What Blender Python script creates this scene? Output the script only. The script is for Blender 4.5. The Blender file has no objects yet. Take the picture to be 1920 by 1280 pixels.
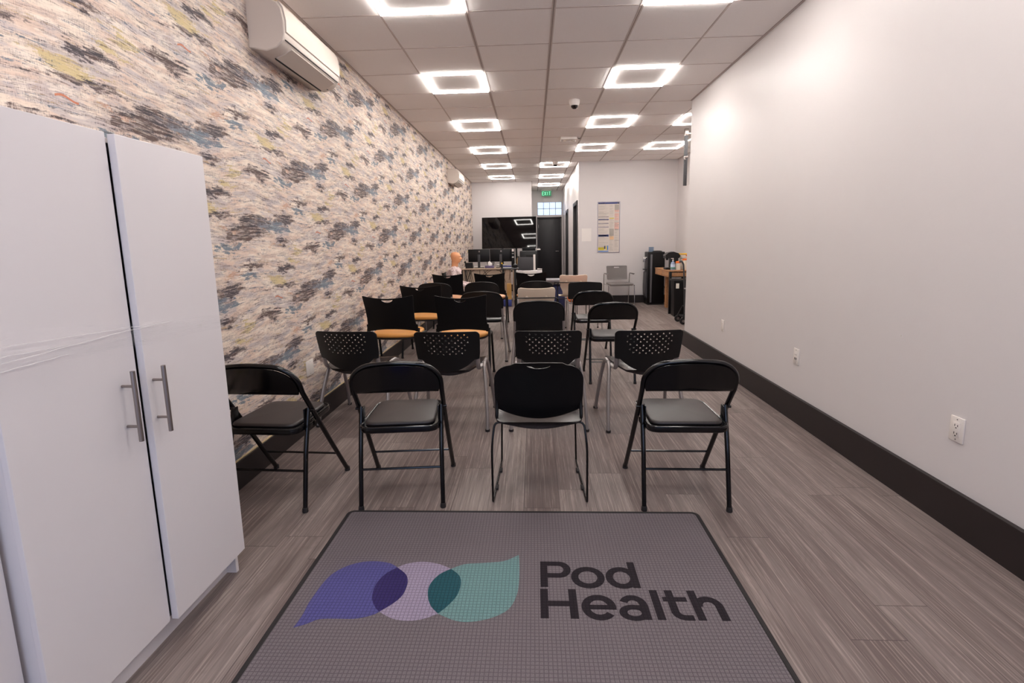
import bpy, bmesh, math, random
from mathutils import Vector, Matrix, noise as mnoise
from mathutils.geometry import delaunay_2d_cdt

SC = bpy.context.scene
COL = SC.collection
PI = math.pi
R = math.radians
random.seed(7)

# ------------------------------------------------------------------ camera
CAM_H = 1.3230
cam_d = bpy.data.cameras.new('camera')
cam = bpy.data.objects.new('camera', cam_d)
COL.objects.link(cam)
_f, _cx, _cy, _pi, _ya, _ro = 913.40, 961.12, 589.02, .1475, -.0445, .0192
cam_d.sensor_width = 36.0
cam_d.lens = _f / 1920 * 36.0
cam_d.shift_x = (960 - _cx) / 1920
cam_d.shift_y = (_cy - 640) / 1920
cam_d.clip_start = 0.03
cam_d.clip_end = 200


def _ray(u, v):
    d = 1.0
    c, s = math.cos(_ro), math.sin(_ro)
    x, z = c * u + s * v, -s * u + c * v
    c, s = math.cos(_pi), math.sin(_pi)
    y, Z = c * d + s * z, -s * d + c * z
    c, s = math.cos(_ya), math.sin(_ya)
    return Vector((c * x + s * y, -s * x + c * y, Z))


_fwd = _ray(0, 0).normalized()
_right = (_ray(1, 0) - _ray(0, 0)).normalized()
_up = (_ray(0, 1) - _ray(0, 0)).normalized()
cam.matrix_world = Matrix(((_right.x, _up.x, -_fwd.x, 0), (_right.y, _up.y, -_fwd.y, 0),
                           (_right.z, _up.z, -_fwd.z, CAM_H), (0, 0, 0, 1)))
SC.camera = cam

# ------------------------------------------------------------------ light / exposure
LAMP_STRENGTH = 54.0
LAMP_COLOR = (1.0, .95, .90)
world = bpy.data.worlds.new('sky')
SC.world = world
world.use_nodes = True
_bg = world.node_tree.nodes['Background']
_bg.inputs[0].default_value = (.50, .66, 1.0, 1)
_bg.inputs[1].default_value = 2.8
SC.view_settings.view_transform = 'Standard'
SC.view_settings.look = 'None'
SC.view_settings.gamma = 1.0
SC.view_settings.use_curve_mapping = False
SC.view_settings.exposure = 0.0
SC.cycles.use_denoising = True
SC.cycles.max_bounces = 8
SC.cycles.diffuse_bounces = 5
SC.cycles.sample_clamp_indirect = 6.0
SC.cycles.caustics_reflective = False
SC.cycles.caustics_refractive = False
# daylight through the shop window behind the camera
_p = bpy.data.lights.new('window_daylight', 'AREA')
_p.shape = 'RECTANGLE'
_p.size, _p.size_y = 2.6, 2.0
_p.cycles.is_portal = True
_po = bpy.data.objects.new('window_daylight', _p)
COL.objects.link(_po)
_po.location = (0.1, -1.95, 1.35)
_po.rotation_euler = (R(-90), 0, PI)

# ------------------------------------------------------------------ room dimensions
XL, XR, CEIL = -1.6458, 1.8848, 2.9219
T = .6096
GX, GY = -1.0563, 3.6647
Y0 = -2.0            # front wall
YR = 6.11            # end of right wall
XA = 2.965           # alcove right wall
YP = 10.37           # poster wall
XH = .953            # hallway right wall
YB = 13.45           # wall behind the tv
XB = -.03            # hallway left wall
YE = 16.0            # hallway end

# ------------------------------------------------------------------ mesh helpers


def lin(c):
    return tuple((v / 12.92 if v <= .04045 else ((v + .055) / 1.055) ** 2.4) for v in c)


def rgb(r, g, b):
    return lin((r / 255, g / 255, b / 255))


class MB:
    def __init__(s):
        s.v, s.f, s.m = [], [], []

    def add(s, vs, fs, mat=0, M=None):
        n = len(s.v)
        s.v += [tuple(M @ Vector(p)) if M else tuple(p) for p in vs]
        s.f += [tuple(i + n for i in f) for f in fs]
        s.m += [mat] * len(fs)
        return s

    def box(s, lo, hi, bev=0, mat=0, M=None, seg=2):
        bm = bmesh.new()
        bmesh.ops.create_cube(bm, size=1)
        for v in bm.verts:
            v.co = Vector([lo[i] + (v.co[i] + .5) * (hi[i] - lo[i]) for i in range(3)])
        if bev:
            bmesh.ops.bevel(bm, geom=bm.edges[:], offset=bev, segments=seg, affect='EDGES', profile=.5)
        bm.verts.index_update()
        s.add([v.co[:] for v in bm.verts], [[v.index for v in f.verts] for f in bm.faces], mat, M)
        bm.free()
        return s

    def tube(s, pts, r, n=10, closed=False, mat=0, sq=(1, 1), M=None, radii=None):
        P = [Vector(p) for p in pts]
        N = len(P)
        tang = []
        for i in range(N):
            a = P[i - 1] if (i > 0 or closed) else P[i]
            b = P[(i + 1) % N] if (i < N - 1 or closed) else P[i]
            t = (b - a)
            tang.append(t.normalized() if t.length > 1e-9 else Vector((0, 0, 1)))
        t0 = tang[0]
        ref = Vector((1, 0, 0)) if abs(t0.x) < .8 else Vector((0, 1, 0))
        nrm = (ref - t0 * ref.dot(t0)).normalized()
        vs, fs = [], []
        for i in range(N):
            t = tang[i]
            nrm = (nrm - t * nrm.dot(t)).normalized()
            bn = t.cross(nrm)
            rr = radii[i] if radii else r
            for k in range(n):
                a = 2 * PI * k / n
                vs.append(P[i] + nrm * (math.cos(a) * rr * sq[0]) + bn * (math.sin(a) * rr * sq[1]))
        L = N if closed else N - 1
        for i in range(L):
            for k in range(n):
                a, b = i * n + k, i * n + (k + 1) % n
                c, d = ((i + 1) % N) * n + (k + 1) % n, ((i + 1) % N) * n + k
                fs.append((a, b, c, d))
        if not closed:
            fs.append(tuple(reversed(range(n))))
            fs.append(tuple((N - 1) * n + k for k in range(n)))
        return s.add(vs, fs, mat, M)

    def lathe(s, prof, c=(0, 0, 0), n=24, mat=0, M=None):
        vs, fs = [], []
        for r, z in prof:
            for k in range(n):
                a = 2 * PI * k / n
                vs.append((c[0] + r * math.cos(a), c[1] + r * math.sin(a), c[2] + z))
        for i in range(len(prof) - 1):
            for k in range(n):
                fs.append((i * n + k, i * n + (k + 1) % n, (i + 1) * n + (k + 1) % n, (i + 1) * n + k))
        fs.append(tuple(reversed(range(n))))
        fs.append(tuple((len(prof) - 1) * n + k for k in range(n)))
        return s.add(vs, fs, mat, M)

    def loft(s, rings, mat=0, cap=True, M=None):
        n = len(rings[0])
        vs = [p for r in rings for p in r]
        fs = []
        for i in range(len(rings) - 1):
            for k in range(n):
                fs.append((i * n + k, i * n + (k + 1) % n, (i + 1) * n + (k + 1) % n, (i + 1) * n + k))
        if cap:
            fs.append(tuple(reversed(range(n))))
            fs.append(tuple((len(rings) - 1) * n + k for k in range(n)))
        return s.add(vs, fs, mat, M)

    def plate(s, outline, fn, t, holes=(), sp=.03, mat=0, M=None):
        """2D outline (with holes), filled and thickened; fn(u, v, w) -> xyz, w = offset through the thickness"""
        co, ed, bound = [], [], []

        def ring(pts):
            k = len(co)
            co.extend(Vector(p[:2]) for p in pts)
            n = len(pts)
            for i in range(n):
                ed.append((k + i, k + (i + 1) % n))

        ring(outline)
        for h in holes:
            ring(h)

        def inside(p, poly):
            c = False
            n = len(poly)
            for i in range(n):
                a, b = poly[i], poly[i - 1]
                if (a[1] > p[1]) != (b[1] > p[1]) and p[0] < (b[0] - a[0]) * (p[1] - a[1]) / (b[1] - a[1]) + a[0]:
                    c = not c
            return c

        x0, x1 = min(p[0] for p in outline), max(p[0] for p in outline)
        y0, y1 = min(p[1] for p in outline), max(p[1] for p in outline)
        nx, ny = int((x1 - x0) / sp), int((y1 - y0) / sp)
        nb = len(co)
        for i in range(1, nx + 1):
            for j in range(1, ny + 1):
                p = (x0 + (i - .37 + .2 * (j % 2)) * sp, y0 + (j - .41) * sp)
                if inside(p, outline) and not any(inside(p, h) for h in holes) and \
                        all((co[q] - Vector(p)).length > sp * .35 for q in range(nb)):
                    co.append(Vector(p))
        vs2, es, fs2, _, _, _ = delaunay_2d_cdt(co, ed, [], 0, 1e-6)
        keep = []
        for f in fs2:
            c = sum((vs2[i] for i in f), Vector((0, 0))) / len(f)
            if inside(c, outline) and not any(inside(c, h) for h in holes):
                a, b, d = vs2[f[0]], vs2[f[1]], vs2[f[2]]
                keep.append(tuple(f) if (b - a).cross(d - a) > 0 else tuple(reversed(f)))
        n = len(vs2)
        vs = [fn(p.x, p.y, t / 2) for p in vs2] + [fn(p.x, p.y, -t / 2) for p in vs2]
        fs = [f for f in keep] + [tuple(i + n for i in reversed(f)) for f in keep]
        cnt = {}
        for f in keep:
            for i in range(len(f)):
                cnt[(f[i], f[(i + 1) % len(f)])] = 1
        for (a, b) in list(cnt):
            if (b, a) not in cnt:
                fs.append((b, a, a + n, b + n))
        used = sorted({i for f in fs for i in f})
        mp = {o: k for k, o in enumerate(used)}
        return s.add([vs[i] for i in used], [tuple(mp[i] for i in f) for f in fs], mat, M)


def fillet(pts, r, n=5, closed=False):
    P = [Vector(p) for p in pts]
    N = len(P)
    out = []
    for i in range(N):
        if not closed and i in (0, N - 1):
            out.append(P[i])
            continue
        rr = r[i] if isinstance(r, (list, tuple)) else r
        a, b, c = P[i - 1], P[i], P[(i + 1) % N]
        da, dc = (a - b), (c - b)
        q = min(rr, da.length * .48, dc.length * .48)
        if q < 1e-5:
            out.append(b)
            continue
        p0, p2 = b + da.normalized() * q, b + dc.normalized() * q
        for k in range(n + 1):
            t = k / n
            out.append(p0 * (1 - t) ** 2 + b * 2 * t * (1 - t) + p2 * t * t)
    return out


def rrect(x0, y0, x1, y1, r, n=6):
    rs = r if isinstance(r, (list, tuple)) else [r] * 4     # bl, br, tr, tl
    out = []
    for (cx, cy, sx, sy, a0), q in zip(((x0, y0, 1, 1, PI), (x1, y0, -1, 1, 1.5 * PI), (x1, y1, -1, -1, 0), (x0, y1, 1, -1, .5 * PI)), rs):
        for k in range(n + 1):
            a = a0 + k / n * PI / 2
            out.append((cx + sx * q + q * math.cos(a), cy + sy * q + q * math.sin(a)))
    return out


def superell(cx, cy, a, b, n=3.0, N=40):
    out = []
    for k in range(N):
        t = 2 * PI * k / N
        c, s_ = math.cos(t), math.sin(t)
        out.append((cx + a * math.copysign(abs(c) ** (2 / n), c), cy + b * math.copysign(abs(s_) ** (2 / n), s_)))
    return out


def cushion(mb, outline, z0, z1, dome=.008, bev=.012, mat=0, zfun=None):
    cx = sum(p[0] for p in outline) / len(outline)
    cy = sum(p[1] for p in outline) / len(outline)
    A = max(abs(p[0] - cx) for p in outline)

    def ringf(inset, z):
        k = 1 - inset / A
        return [(cx + (x - cx) * k, cy + (y - cy) * k, z + (zfun(cx + (x - cx) * k, cy + (y - cy) * k) if zfun else 0)) for x, y in outline]
    rings = [ringf(bev, z0), ringf(bev * .3, z0 + bev * .4), ringf(0, z0 + bev), ringf(0, z1 - bev)]
    for k in range(1, 5):
        a = k / 4 * PI / 2
        rings.append(ringf(bev * (1 - math.cos(a)), z1 - bev + bev * math.sin(a)))
    for q in (.25, .5, .75, .96):
        rings.append(ringf(bev + (A - bev) * q, z1 + dome * (1 - (1 - q) ** 2)))
    mb.loft(rings, mat)


def obj(name, mb, mats, parent=None, smooth=True, angle=38, loc=None):
    me = bpy.data.meshes.new(name)
    me.from_pydata(mb.v, [], mb.f)
    mats = mats if isinstance(mats, (list, tuple)) else [mats]
    for m in mats:
        me.materials.append(m)
    me.polygons.foreach_set('material_index', mb.m)
    me.update()
    if smooth:
        me.polygons.foreach_set('use_smooth', [True] * len(me.polygons))
        me.set_sharp_from_angle(angle=R(angle))
    o = bpy.data.objects.new(name, me)
    COL.objects.link(o)
    if parent:
        o.parent = parent
    if loc:
        o.location = loc
    return o


def tag(o, label, cat, group=None):
    o['label'] = label
    o['category'] = cat
    if group:
        o['group'] = group
    return o


def thing(name, label, cat, loc=(0, 0, 0), rz=0, group=None):
    o = bpy.data.objects.new(name, None)
    o.empty_display_size = .1
    COL.objects.link(o)
    o.location = loc
    o.rotation_euler = (0, 0, rz)
    return tag(o, label, cat, group)


def struct(name, mb, m, parent=None, smooth=False):
    o = obj(name, mb, m, parent, smooth)
    if not parent:
        o['kind'] = 'structure'
    return o


def dup(root, label, loc, rz=0, group=None):
    r = root.copy()
    COL.objects.link(r)
    r.location = loc
    r.rotation_euler = (0, 0, rz)
    r['label'] = label
    if group:
        r['group'] = group
    for ch in list(root.children):
        c = ch.copy()
        COL.objects.link(c)
        c.parent = r
        for g in ch.children:
            d = g.copy()
            COL.objects.link(d)
            d.parent = c
    return r


# ------------------------------------------------------------------ materials


def N(nt, t, **kw):
    n = nt.nodes.new(t)
    for k, v in kw.items():
        setattr(n, k, v)
    return n


def mat(name, col, rough=.5, metal=0, bump=0, bscale=200, var=0, spec=.5, coat=0, emis=None, estr=0, trans=0, ior=1.45, alpha=1):
    m = bpy.data.materials.new(name)
    m.use_nodes = True
    nt = m.node_tree
    b = nt.nodes['Principled BSDF']
    b.inputs['Base Color'].default_value = (*col, 1)
    b.inputs['Roughness'].default_value = rough
    b.inputs['Metallic'].default_value = metal
    b.inputs['Specular IOR Level'].default_value = spec
    b.inputs['Coat Weight'].default_value = coat
    b.inputs['Transmission Weight'].default_value = trans
    b.inputs['IOR'].default_value = ior
    b.inputs['Alpha'].default_value = alpha
    if emis:
        b.inputs['Emission Color'].default_value = (*emis, 1)
        b.inputs['Emission Strength'].default_value = estr
    tc = N(nt, 'ShaderNodeTexCoord')
    if var:
        no = N(nt, 'ShaderNodeTexNoise')
        no.inputs['Scale'].default_value = 6
        no.inputs['Detail'].default_value = 4
        nt.links.new(tc.outputs['Object'], no.inputs['Vector'])
        mx = N(nt, 'ShaderNodeMix', data_type='RGBA')
        mx.inputs[6].default_value = (*[c * (1 - var) for c in col], 1)
        mx.inputs[7].default_value = (*[min(1, c * (1 + var)) for c in col], 1)
        nt.links.new(no.outputs['Fac'], mx.inputs[0])
        nt.links.new(mx.outputs[2], b.inputs['Base Color'])
    if bump:
        no = N(nt, 'ShaderNodeTexNoise')
        no.inputs['Scale'].default_value = bscale
        no.inputs['Detail'].default_value = 3
        nt.links.new(tc.outputs['Object'], no.inputs['Vector'])
        bp = N(nt, 'ShaderNodeBump')
        bp.inputs['Strength'].default_value = bump
        bp.inputs['Distance'].default_value = .002
        nt.links.new(no.outputs['Fac'], bp.inputs['Height'])
        nt.links.new(bp.outputs['Normal'], b.inputs['Normal'])
    return m


class G:
    """tiny math-node builder"""

    def __init__(s, nt):
        s.nt = nt

    def _in(s, sock, v):
        if isinstance(v, (int, float)):
            sock.default_value = v
        elif isinstance(v, tuple):
            sock.default_value = v if len(v) == len(sock.default_value) else (*v, 1)
        else:
            s.nt.links.new(v, sock)

    def m(s, op, a, b=0, c=0):
        n = N(s.nt, 'ShaderNodeMath', operation=op)
        s._in(n.inputs[0], a)
        s._in(n.inputs[1], b)
        s._in(n.inputs[2], c)
        return n.outputs[0]

    def xyz(s, x, y, z):
        n = N(s.nt, 'ShaderNodeCombineXYZ')
        for i, v in enumerate((x, y, z)):
            s._in(n.inputs[i], v)
        return n.outputs[0]

    def noise(s, vec, scale, detail=4, rough=.5, dist=0, col=False):
        n = N(s.nt, 'ShaderNodeTexNoise')
        s.nt.links.new(vec, n.inputs['Vector'])
        n.inputs['Scale'].default_value = scale
        n.inputs['Detail'].default_value = detail
        n.inputs['Roughness'].default_value = rough
        n.inputs['Distortion'].default_value = dist
        return n.outputs['Color' if col else 'Fac']

    def mix(s, f, a, b, blend='MIX'):
        n = N(s.nt, 'ShaderNodeMix', data_type='RGBA', blend_type=blend)
        s._in(n.inputs[0], f)
        s._in(n.inputs[6], a)
        s._in(n.inputs[7], b)
        return n.outputs[2]

    def ss(s, x, a, b):
        n = N(s.nt, 'ShaderNodeMapRange', interpolation_type='SMOOTHSTEP')
        s._in(n.inputs[0], x)
        n.inputs[1].default_value = a
        n.inputs[2].default_value = b
        n.inputs[3].default_value = 0
        n.inputs[4].default_value = 1
        return n.outputs[0]


def newmat(name):
    m = bpy.data.materials.new(name)
    m.use_nodes = True
    nt = m.node_tree
    return m, nt, nt.nodes['Principled BSDF'], G(nt)


def pos(nt):
    n = N(nt, 'ShaderNodeNewGeometry')
    s = N(nt, 'ShaderNodeSeparateXYZ')
    nt.links.new(n.outputs['Position'], s.inputs[0])
    return s.outputs, n.outputs['Position']


def make_wallpaper():
    m, nt, b, g = newmat('painterly_wallpaper')
    (X, Y, Z), P = pos(nt)
    # half-drop repeat: 1.31 m along the wall, rows of .42 m shifted by half a repeat
    warp = g.noise(g.xyz(0, g.m('MULTIPLY', Y, 1.0), g.m('MULTIPLY', Z, 1.5)), 1.3, 2)
    z1 = g.m('ADD', Z, g.m('MULTIPLY', g.m('SUBTRACT', warp, .5), .10))
    row = g.m('FLOOR', g.m('DIVIDE', z1, .42))
    w = g.m('SUBTRACT', z1, g.m('MULTIPLY', row, .42))
    odd = g.m('MODULO', row, 2)
    yl = g.m('SUBTRACT', g.m('SUBTRACT', Y, g.m('MULTIPLY', odd, .655)), .455)
    phi = g.m('MULTIPLY', yl, 2 * PI / 1.31)
    cs, sn = g.m('COSINE', phi), g.m('SINE', phi)

    def cyl(off, kz):
        return g.xyz(g.m('MULTIPLY_ADD', cs, .2085, off), g.m('MULTIPLY', sn, .2085), g.m('MULTIPLY', w, kz))
    wa = g.noise(cyl(91, 2.5), 9, 6, .7, .3)
    wb = g.noise(cyl(97, 3.0), 10, 6, .7, .3)
    wz = g.m('MULTIPLY_ADD', g.m('SUBTRACT', wb, .5), .16, w)
    ul = g.m('MULTIPLY', g.m('SUBTRACT', g.m('FRACT', g.m('ADD', g.m('DIVIDE', yl, 1.31), .5)), .5), 1.31)

    def blob(yc, zc, ry, rz, slope=0.0):
        d = g.m('SUBTRACT', g.m('MULTIPLY_ADD', g.m('SUBTRACT', wa, .5), .55, ul), yc)
        dd = g.m('SUBTRACT', g.m('SUBTRACT', wz, zc), g.m('MULTIPLY', d, slope))
        q = g.m('ADD', g.m('POWER', g.m('ABSOLUTE', g.m('DIVIDE', d, ry)), 2), g.m('POWER', g.m('ABSOLUTE', g.m('DIVIDE', dd, rz)), 2))
        return g.m('SUBTRACT', 1, q)
    hair = g.noise(g.xyz(g.m('MULTIPLY', cs, 1.6), g.m('MULTIPLY', sn, 1.6), g.m('MULTIPLY', w, 1.4)), 40, 3, .7)
    hj = g.m('MULTIPLY', g.m('SUBTRACT', hair, .5), .22)
    brush = g.m('ADD', g.noise(cyl(3, 11.0), 4.2, 10, .80, .25), hj)
    brush2 = g.m('ADD', g.noise(cyl(9, 9.5), 6, 9, .76, .35), hj)
    brush3 = g.m('ADD', g.noise(cyl(15, 9.0), 5, 8, .74, .35), hj)
    fine = g.noise(cyl(27, 15.0), 8, 8, .78, .3)
    n_a = g.noise(cyl(0, 3.0), 5, 4, .55, .3)
    n_b = g.noise(cyl(21, 3.5), 5.5, 5, .6, .3)
    n_c = g.noise(cyl(37, 4.5), 6.5, 5, .6, .4)

    def region(*bl):
        k = bl[0]
        for q in bl[1:]:
            k = g.m('MAXIMUM', k, q)
        return g.m('MINIMUM', g.m('MAXIMUM', k, 0), .8)
    col = g.mix(g.ss(n_a, .40, .60), rgb(230, 214, 198), rgb(216, 192, 176))
    col = g.mix(g.m('MULTIPLY', g.ss(n_b, .47, .60), .8), col, rgb(192, 182, 182))
    col = g.mix(g.m('MULTIPLY', g.ss(n_c, .52, .62), .7), col, rgb(238, 226, 212))
    col = g.mix(g.m('MULTIPLY', g.ss(brush3, .52, .62), .55), col, rgb(168, 148, 144))
    col = g.mix(g.m('MULTIPLY', g.ss(brush2, .55, .64), .5), col, rgb(148, 142, 150))
    # olive-yellow patches
    ry = region(blob(.02, .275, .20, .045, .03), blob(-.38, .04, .12, .03), blob(.25, .39, .10, .02))
    yel = g.ss(g.m('MULTIPLY_ADD', ry, .27, brush3), .585, .68)
    col = g.mix(g.m('MULTIPLY', yel, .85), col, rgb(200, 180, 128))
    # teal strokes
    rt = region(blob(.56, .19, .18, .05, .05), blob(-.62, .19, .14, .05, .05), blob(-.30, .31, .12, .035), blob(.20, .06, .12, .03))
    teal = g.ss(g.m('MULTIPLY_ADD', rt, .24, brush2), .575, .66)
    col = g.mix(g.m('MULTIPLY', teal, .85), col, rgb(88, 112, 130))
    # dark charcoal / aubergine strokes
    rk = region(blob(.42, .205, .24, .055, .02), blob(.34, .13, .27, .05, .03), blob(-.12, .06, .17, .035), blob(-.50, .25, .18, .04, .04),
                blob(-.28, .375, .14, .03, -.03), blob(.04, .235, .22, .018, .03), blob(.12, .35, .16, .025, -.04), blob(-.55, .10, .12, .03))
    k = g.ss(g.m('MULTIPLY_ADD', rk, .24, brush), .585, .68)
    k = g.m('MULTIPLY', k, g.m('SUBTRACT', 1, g.m('MULTIPLY', g.ss(g.m('SUBTRACT', 1, fine), .49, .60), .70)))
    col = g.mix(g.m('MULTIPLY', g.ss(g.m('MULTIPLY_ADD', rk, .24, brush), .50, .60), .45), col, rgb(140, 124, 126))
    k2 = g.m('MULTIPLY', g.ss(g.m('ADD', fine, hj), .55, .64), g.ss(n_b, .34, .50))
    rust = g.ss(g.m('MULTIPLY_ADD', region(blob(.22, .16, .10, .03), blob(-.45, .33, .09, .03), blob(.60, .07, .08, .02)), .25, brush3), .62, .70)
    col = g.mix(g.m('MULTIPLY', rust, .6), col, rgb(190, 140, 110))
    nl = g.noise(cyl(81, 8.0), 3.2, 5, .6, .8)
    k3 = g.m('MULTIPLY', g.m('SUBTRACT', 1, g.ss(g.m('ABSOLUTE', g.m('SUBTRACT', nl, .5)), .003, .012)), g.ss(brush2, .46, .56))
    k2 = g.m('MAXIMUM', k2, g.m('MULTIPLY', k3, .85))
    dark = g.mix(g.ss(n_c, .44, .56), rgb(50, 46, 54), rgb(78, 60, 56))
    kk = g.m('MAXIMUM', g.m('MULTIPLY', k, .95), g.m('MULTIPLY', k2, .75))
    col = g.mix(kk, col, dark)
    # thin light brush hairs
    col = g.mix(g.m('MULTIPLY', g.ss(g.noise(cyl(71, 14.0), 10, 6, .7), .58, .68), .6), col, rgb(236, 222, 208))
    # little orange squiggle
    zz = g.m('ADD', w, g.m('MULTIPLY', g.m('SINE', g.m('MULTIPLY', ul, 60)), .006))
    d = g.m('ABSOLUTE', g.m('SUBTRACT', zz, .158))
    sq = g.m('MULTIPLY', g.m('LESS_THAN', d, .004), g.m('LESS_THAN', g.m('ABSOLUTE', g.m('ADD', ul, .01)), .045))
    col = g.mix(g.m('MULTIPLY', sq, .85), col, rgb(196, 112, 74))
    nt.links.new(col, b.inputs['Base Color'])
    b.inputs['Roughness'].default_value = .62
    b.inputs['Specular IOR Level'].default_value = .25
    bp = N(nt, 'ShaderNodeBump')
    bp.inputs['Strength'].default_value = .08
    bp.inputs['Distance'].default_value = .002
    nt.links.new(hair, bp.inputs['Height'])
    nt.links.new(bp.outputs['Normal'], b.inputs['Normal'])
    return m


def make_floor():
    m, nt, b, g = newmat('grey_oak_planks')
    (X, Y, Z), P = pos(nt)
    PW, PL = .183, 1.22
    xi = g.m('DIVIDE', g.m('ADD', X, 5.005), PW)
    ix = g.m('FLOOR', xi)
    fx = g.m('SUBTRACT', xi, ix)
    wn = N(nt, 'ShaderNodeTexWhiteNoise', noise_dimensions='1D')
    nt.links.new(ix, wn.inputs['W'])
    yi = g.m('ADD', g.m('DIVIDE', g.m('ADD', Y, 20), PL), g.m('MULTIPLY', wn.outputs['Value'], 3.0))
    iy = g.m('FLOOR', yi)
    fy = g.m('SUBTRACT', yi, iy)
    w2 = N(nt, 'ShaderNodeTexWhiteNoise', noise_dimensions='2D')
    nt.links.new(g.xyz(ix, iy, 0), w2.inputs['Vector'])
    rnd = w2.outputs['Value']
    off = g.m('MULTIPLY', rnd, 37.0)
    pv = g.xyz(g.m('ADD', X, off), g.m('MULTIPLY', Y, .055), off)
    pv2 = g.xyz(g.m('ADD', X, off), g.m('MULTIPLY', Y, .016), off)
    grain = g.noise(pv, 20, 4, .58, .35)
    lines = g.noise(pv2, 150, 4, .66, .1)
    ringn = g.noise(g.xyz(g.m('ADD', X, off), g.m('MULTIPLY', Y, .22), off), 7, 3, .5, 1.6)
    cath = g.m('FRACT', g.m('MULTIPLY', ringn, 9))
    cath = g.ss(g.m('ABSOLUTE', g.m('SUBTRACT', cath, .5)), .02, .30)
    base = g.mix(rnd, rgb(105, 92, 89), rgb(135, 123, 118))
    col = g.mix(g.m('MULTIPLY', g.ss(grain, .35, .70), .8), base, rgb(98, 84, 81))
    col = g.mix(g.m('MULTIPLY', g.ss(lines, .50, .66), .5), col, rgb(172, 158, 150))
    col = g.mix(g.m('MULTIPLY', g.ss(g.m('SUBTRACT', 1, lines), .54, .68), .5), col, rgb(84, 72, 70))
    col = g.mix(g.m('MULTIPLY', g.m('SUBTRACT', 1, cath), .16), col, rgb(88, 74, 70))
    knot = g.noise(g.xyz(g.m('ADD', X, off), g.m('MULTIPLY', Y, .33), off), 4.5, 2, .4)
    col = g.mix(g.m('MULTIPLY', g.ss(knot, .62, .74), .45), col, rgb(80, 68, 64))
    ex = g.m('MINIMUM', fx, g.m('SUBTRACT', 1, fx))
    ey = g.m('MINIMUM', fy, g.m('SUBTRACT', 1, fy))
    gap = g.m('MAXIMUM', g.m('LESS_THAN', ex, .008), g.m('LESS_THAN', ey, .0016))
    col = g.mix(g.m('MULTIPLY', gap, .62), col, rgb(62, 50, 48))
    nt.links.new(col, b.inputs['Base Color'])
    b.inputs['Roughness'].default_value = .52
    b.inputs['Specular IOR Level'].default_value = .35
    bp = N(nt, 'ShaderNodeBump')
    bp.inputs['Strength'].default_value = .25
    bp.inputs['Distance'].default_value = .0015
    nt.links.new(g.m('SUBTRACT', lines, g.m('MULTIPLY', gap, 1.0)), bp.inputs['Height'])
    nt.links.new(bp.outputs['Normal'], b.inputs['Normal'])
    return m


def make_mat_cloth(name, c1, c2):
    m, nt, b, g = newmat(name)
    (X, Y, Z), P = pos(nt)
    S = .0142
    fx = g.m('FRACT', g.m('DIVIDE', g.m('ADD', X, 9), S))
    fy = g.m('FRACT', g.m('DIVIDE', g.m('ADD', Y, 9), S))
    ax = g.m('ABSOLUTE', g.m('SUBTRACT', fx, .5))
    ay = g.m('ABSOLUTE', g.m('SUBTRACT', fy, .5))
    e = g.m('MAXIMUM', ax, ay)
    groove = g.ss(e, .34, .48)
    nz = g.noise(P, 420, 2, .6)
    col = g.mix(g.ss(nz, .3, .7), c2, c1)
    col = g.mix(g.m('MULTIPLY', groove, .55), col, tuple(v * .42 for v in c2))
    nt.links.new(col, b.inputs['Base Color'])
    b.inputs['Roughness'].default_value = .85
    b.inputs['Specular IOR Level'].default_value = .2
    bp = N(nt, 'ShaderNodeBump')
    bp.inputs['Strength'].default_value = .6
    bp.inputs['Distance'].default_value = .002
    nt.links.new(g.m('SUBTRACT', g.m('MULTIPLY', nz, .4), groove), bp.inputs['Height'])
    nt.links.new(bp.outputs['Normal'], b.inputs['Normal'])
    return m


def make_ceiling():
    m, nt, b, g = newmat('ceiling_tile')
    (X, Y, Z), P = pos(nt)
    nz = g.noise(P, 160, 3, .6)
    col = g.mix(nz, rgb(242, 236, 233), rgb(250, 247, 245))
    nt.links.new(col, b.inputs['Base Color'])
    b.inputs['Roughness'].default_value = .9
    bp = N(nt, 'ShaderNodeBump')
    bp.inputs['Strength'].default_value = .2
    bp.inputs['Distance'].default_value = .002
    nt.links.new(nz, bp.inputs['Height'])
    nt.links.new(bp.outputs['Normal'], b.inputs['Normal'])
    return m


def make_wood(name, c1, c2, axis=0, scale=30):
    m, nt, b, g = newmat(name)
    tc = N(nt, 'ShaderNodeTexCoord')
    s = N(nt, 'ShaderNodeSeparateXYZ')
    nt.links.new(tc.outputs['Object'], s.inputs[0])
    k = [1, 1, 1]
    k[axis] = .1
    v = g.xyz(*[g.m('MULTIPLY', s.outputs[i], k[i]) for i in range(3)])
    nz = g.noise(v, scale, 4, .6, .5)
    nt.links.new(g.mix(g.ss(nz, .3, .7), c1, c2), b.inputs['Base Color'])
    b.inputs['Roughness'].default_value = .45
    return m


M = {}
M['paper'] = make_wallpaper()
M['floor'] = make_floor()
M['ceil'] = make_ceiling()
M['wall'] = mat('painted_wall', rgb(213, 207, 206), .42, bump=.12, bscale=90, var=.015, spec=.4)
M['base'] = mat('dark_baseboard', rgb(34, 26, 26), .5, var=.15)
M['grid'] = mat('ceiling_grid', rgb(200, 188, 183), .5)
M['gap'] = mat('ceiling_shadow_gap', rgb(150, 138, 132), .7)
M['black_gloss'] = mat('black_gloss_enamel', rgb(8, 7, 9), .16, spec=.5, bump=.02, bscale=30)
M['black_plastic'] = mat('black_plastic', rgb(8, 7, 9), .42, bump=.25, bscale=500)
M['black_satin'] = mat('black_satin', rgb(8, 7, 9), .42, bump=.1, bscale=300, spec=.35)
M['black_fabric'] = mat('black_fabric', rgb(8, 7, 9), .85, bump=.6, bscale=700)
M['vinyl'] = mat('black_vinyl', rgb(38, 31, 31), .40, bump=.25, bscale=350, var=.05)
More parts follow.
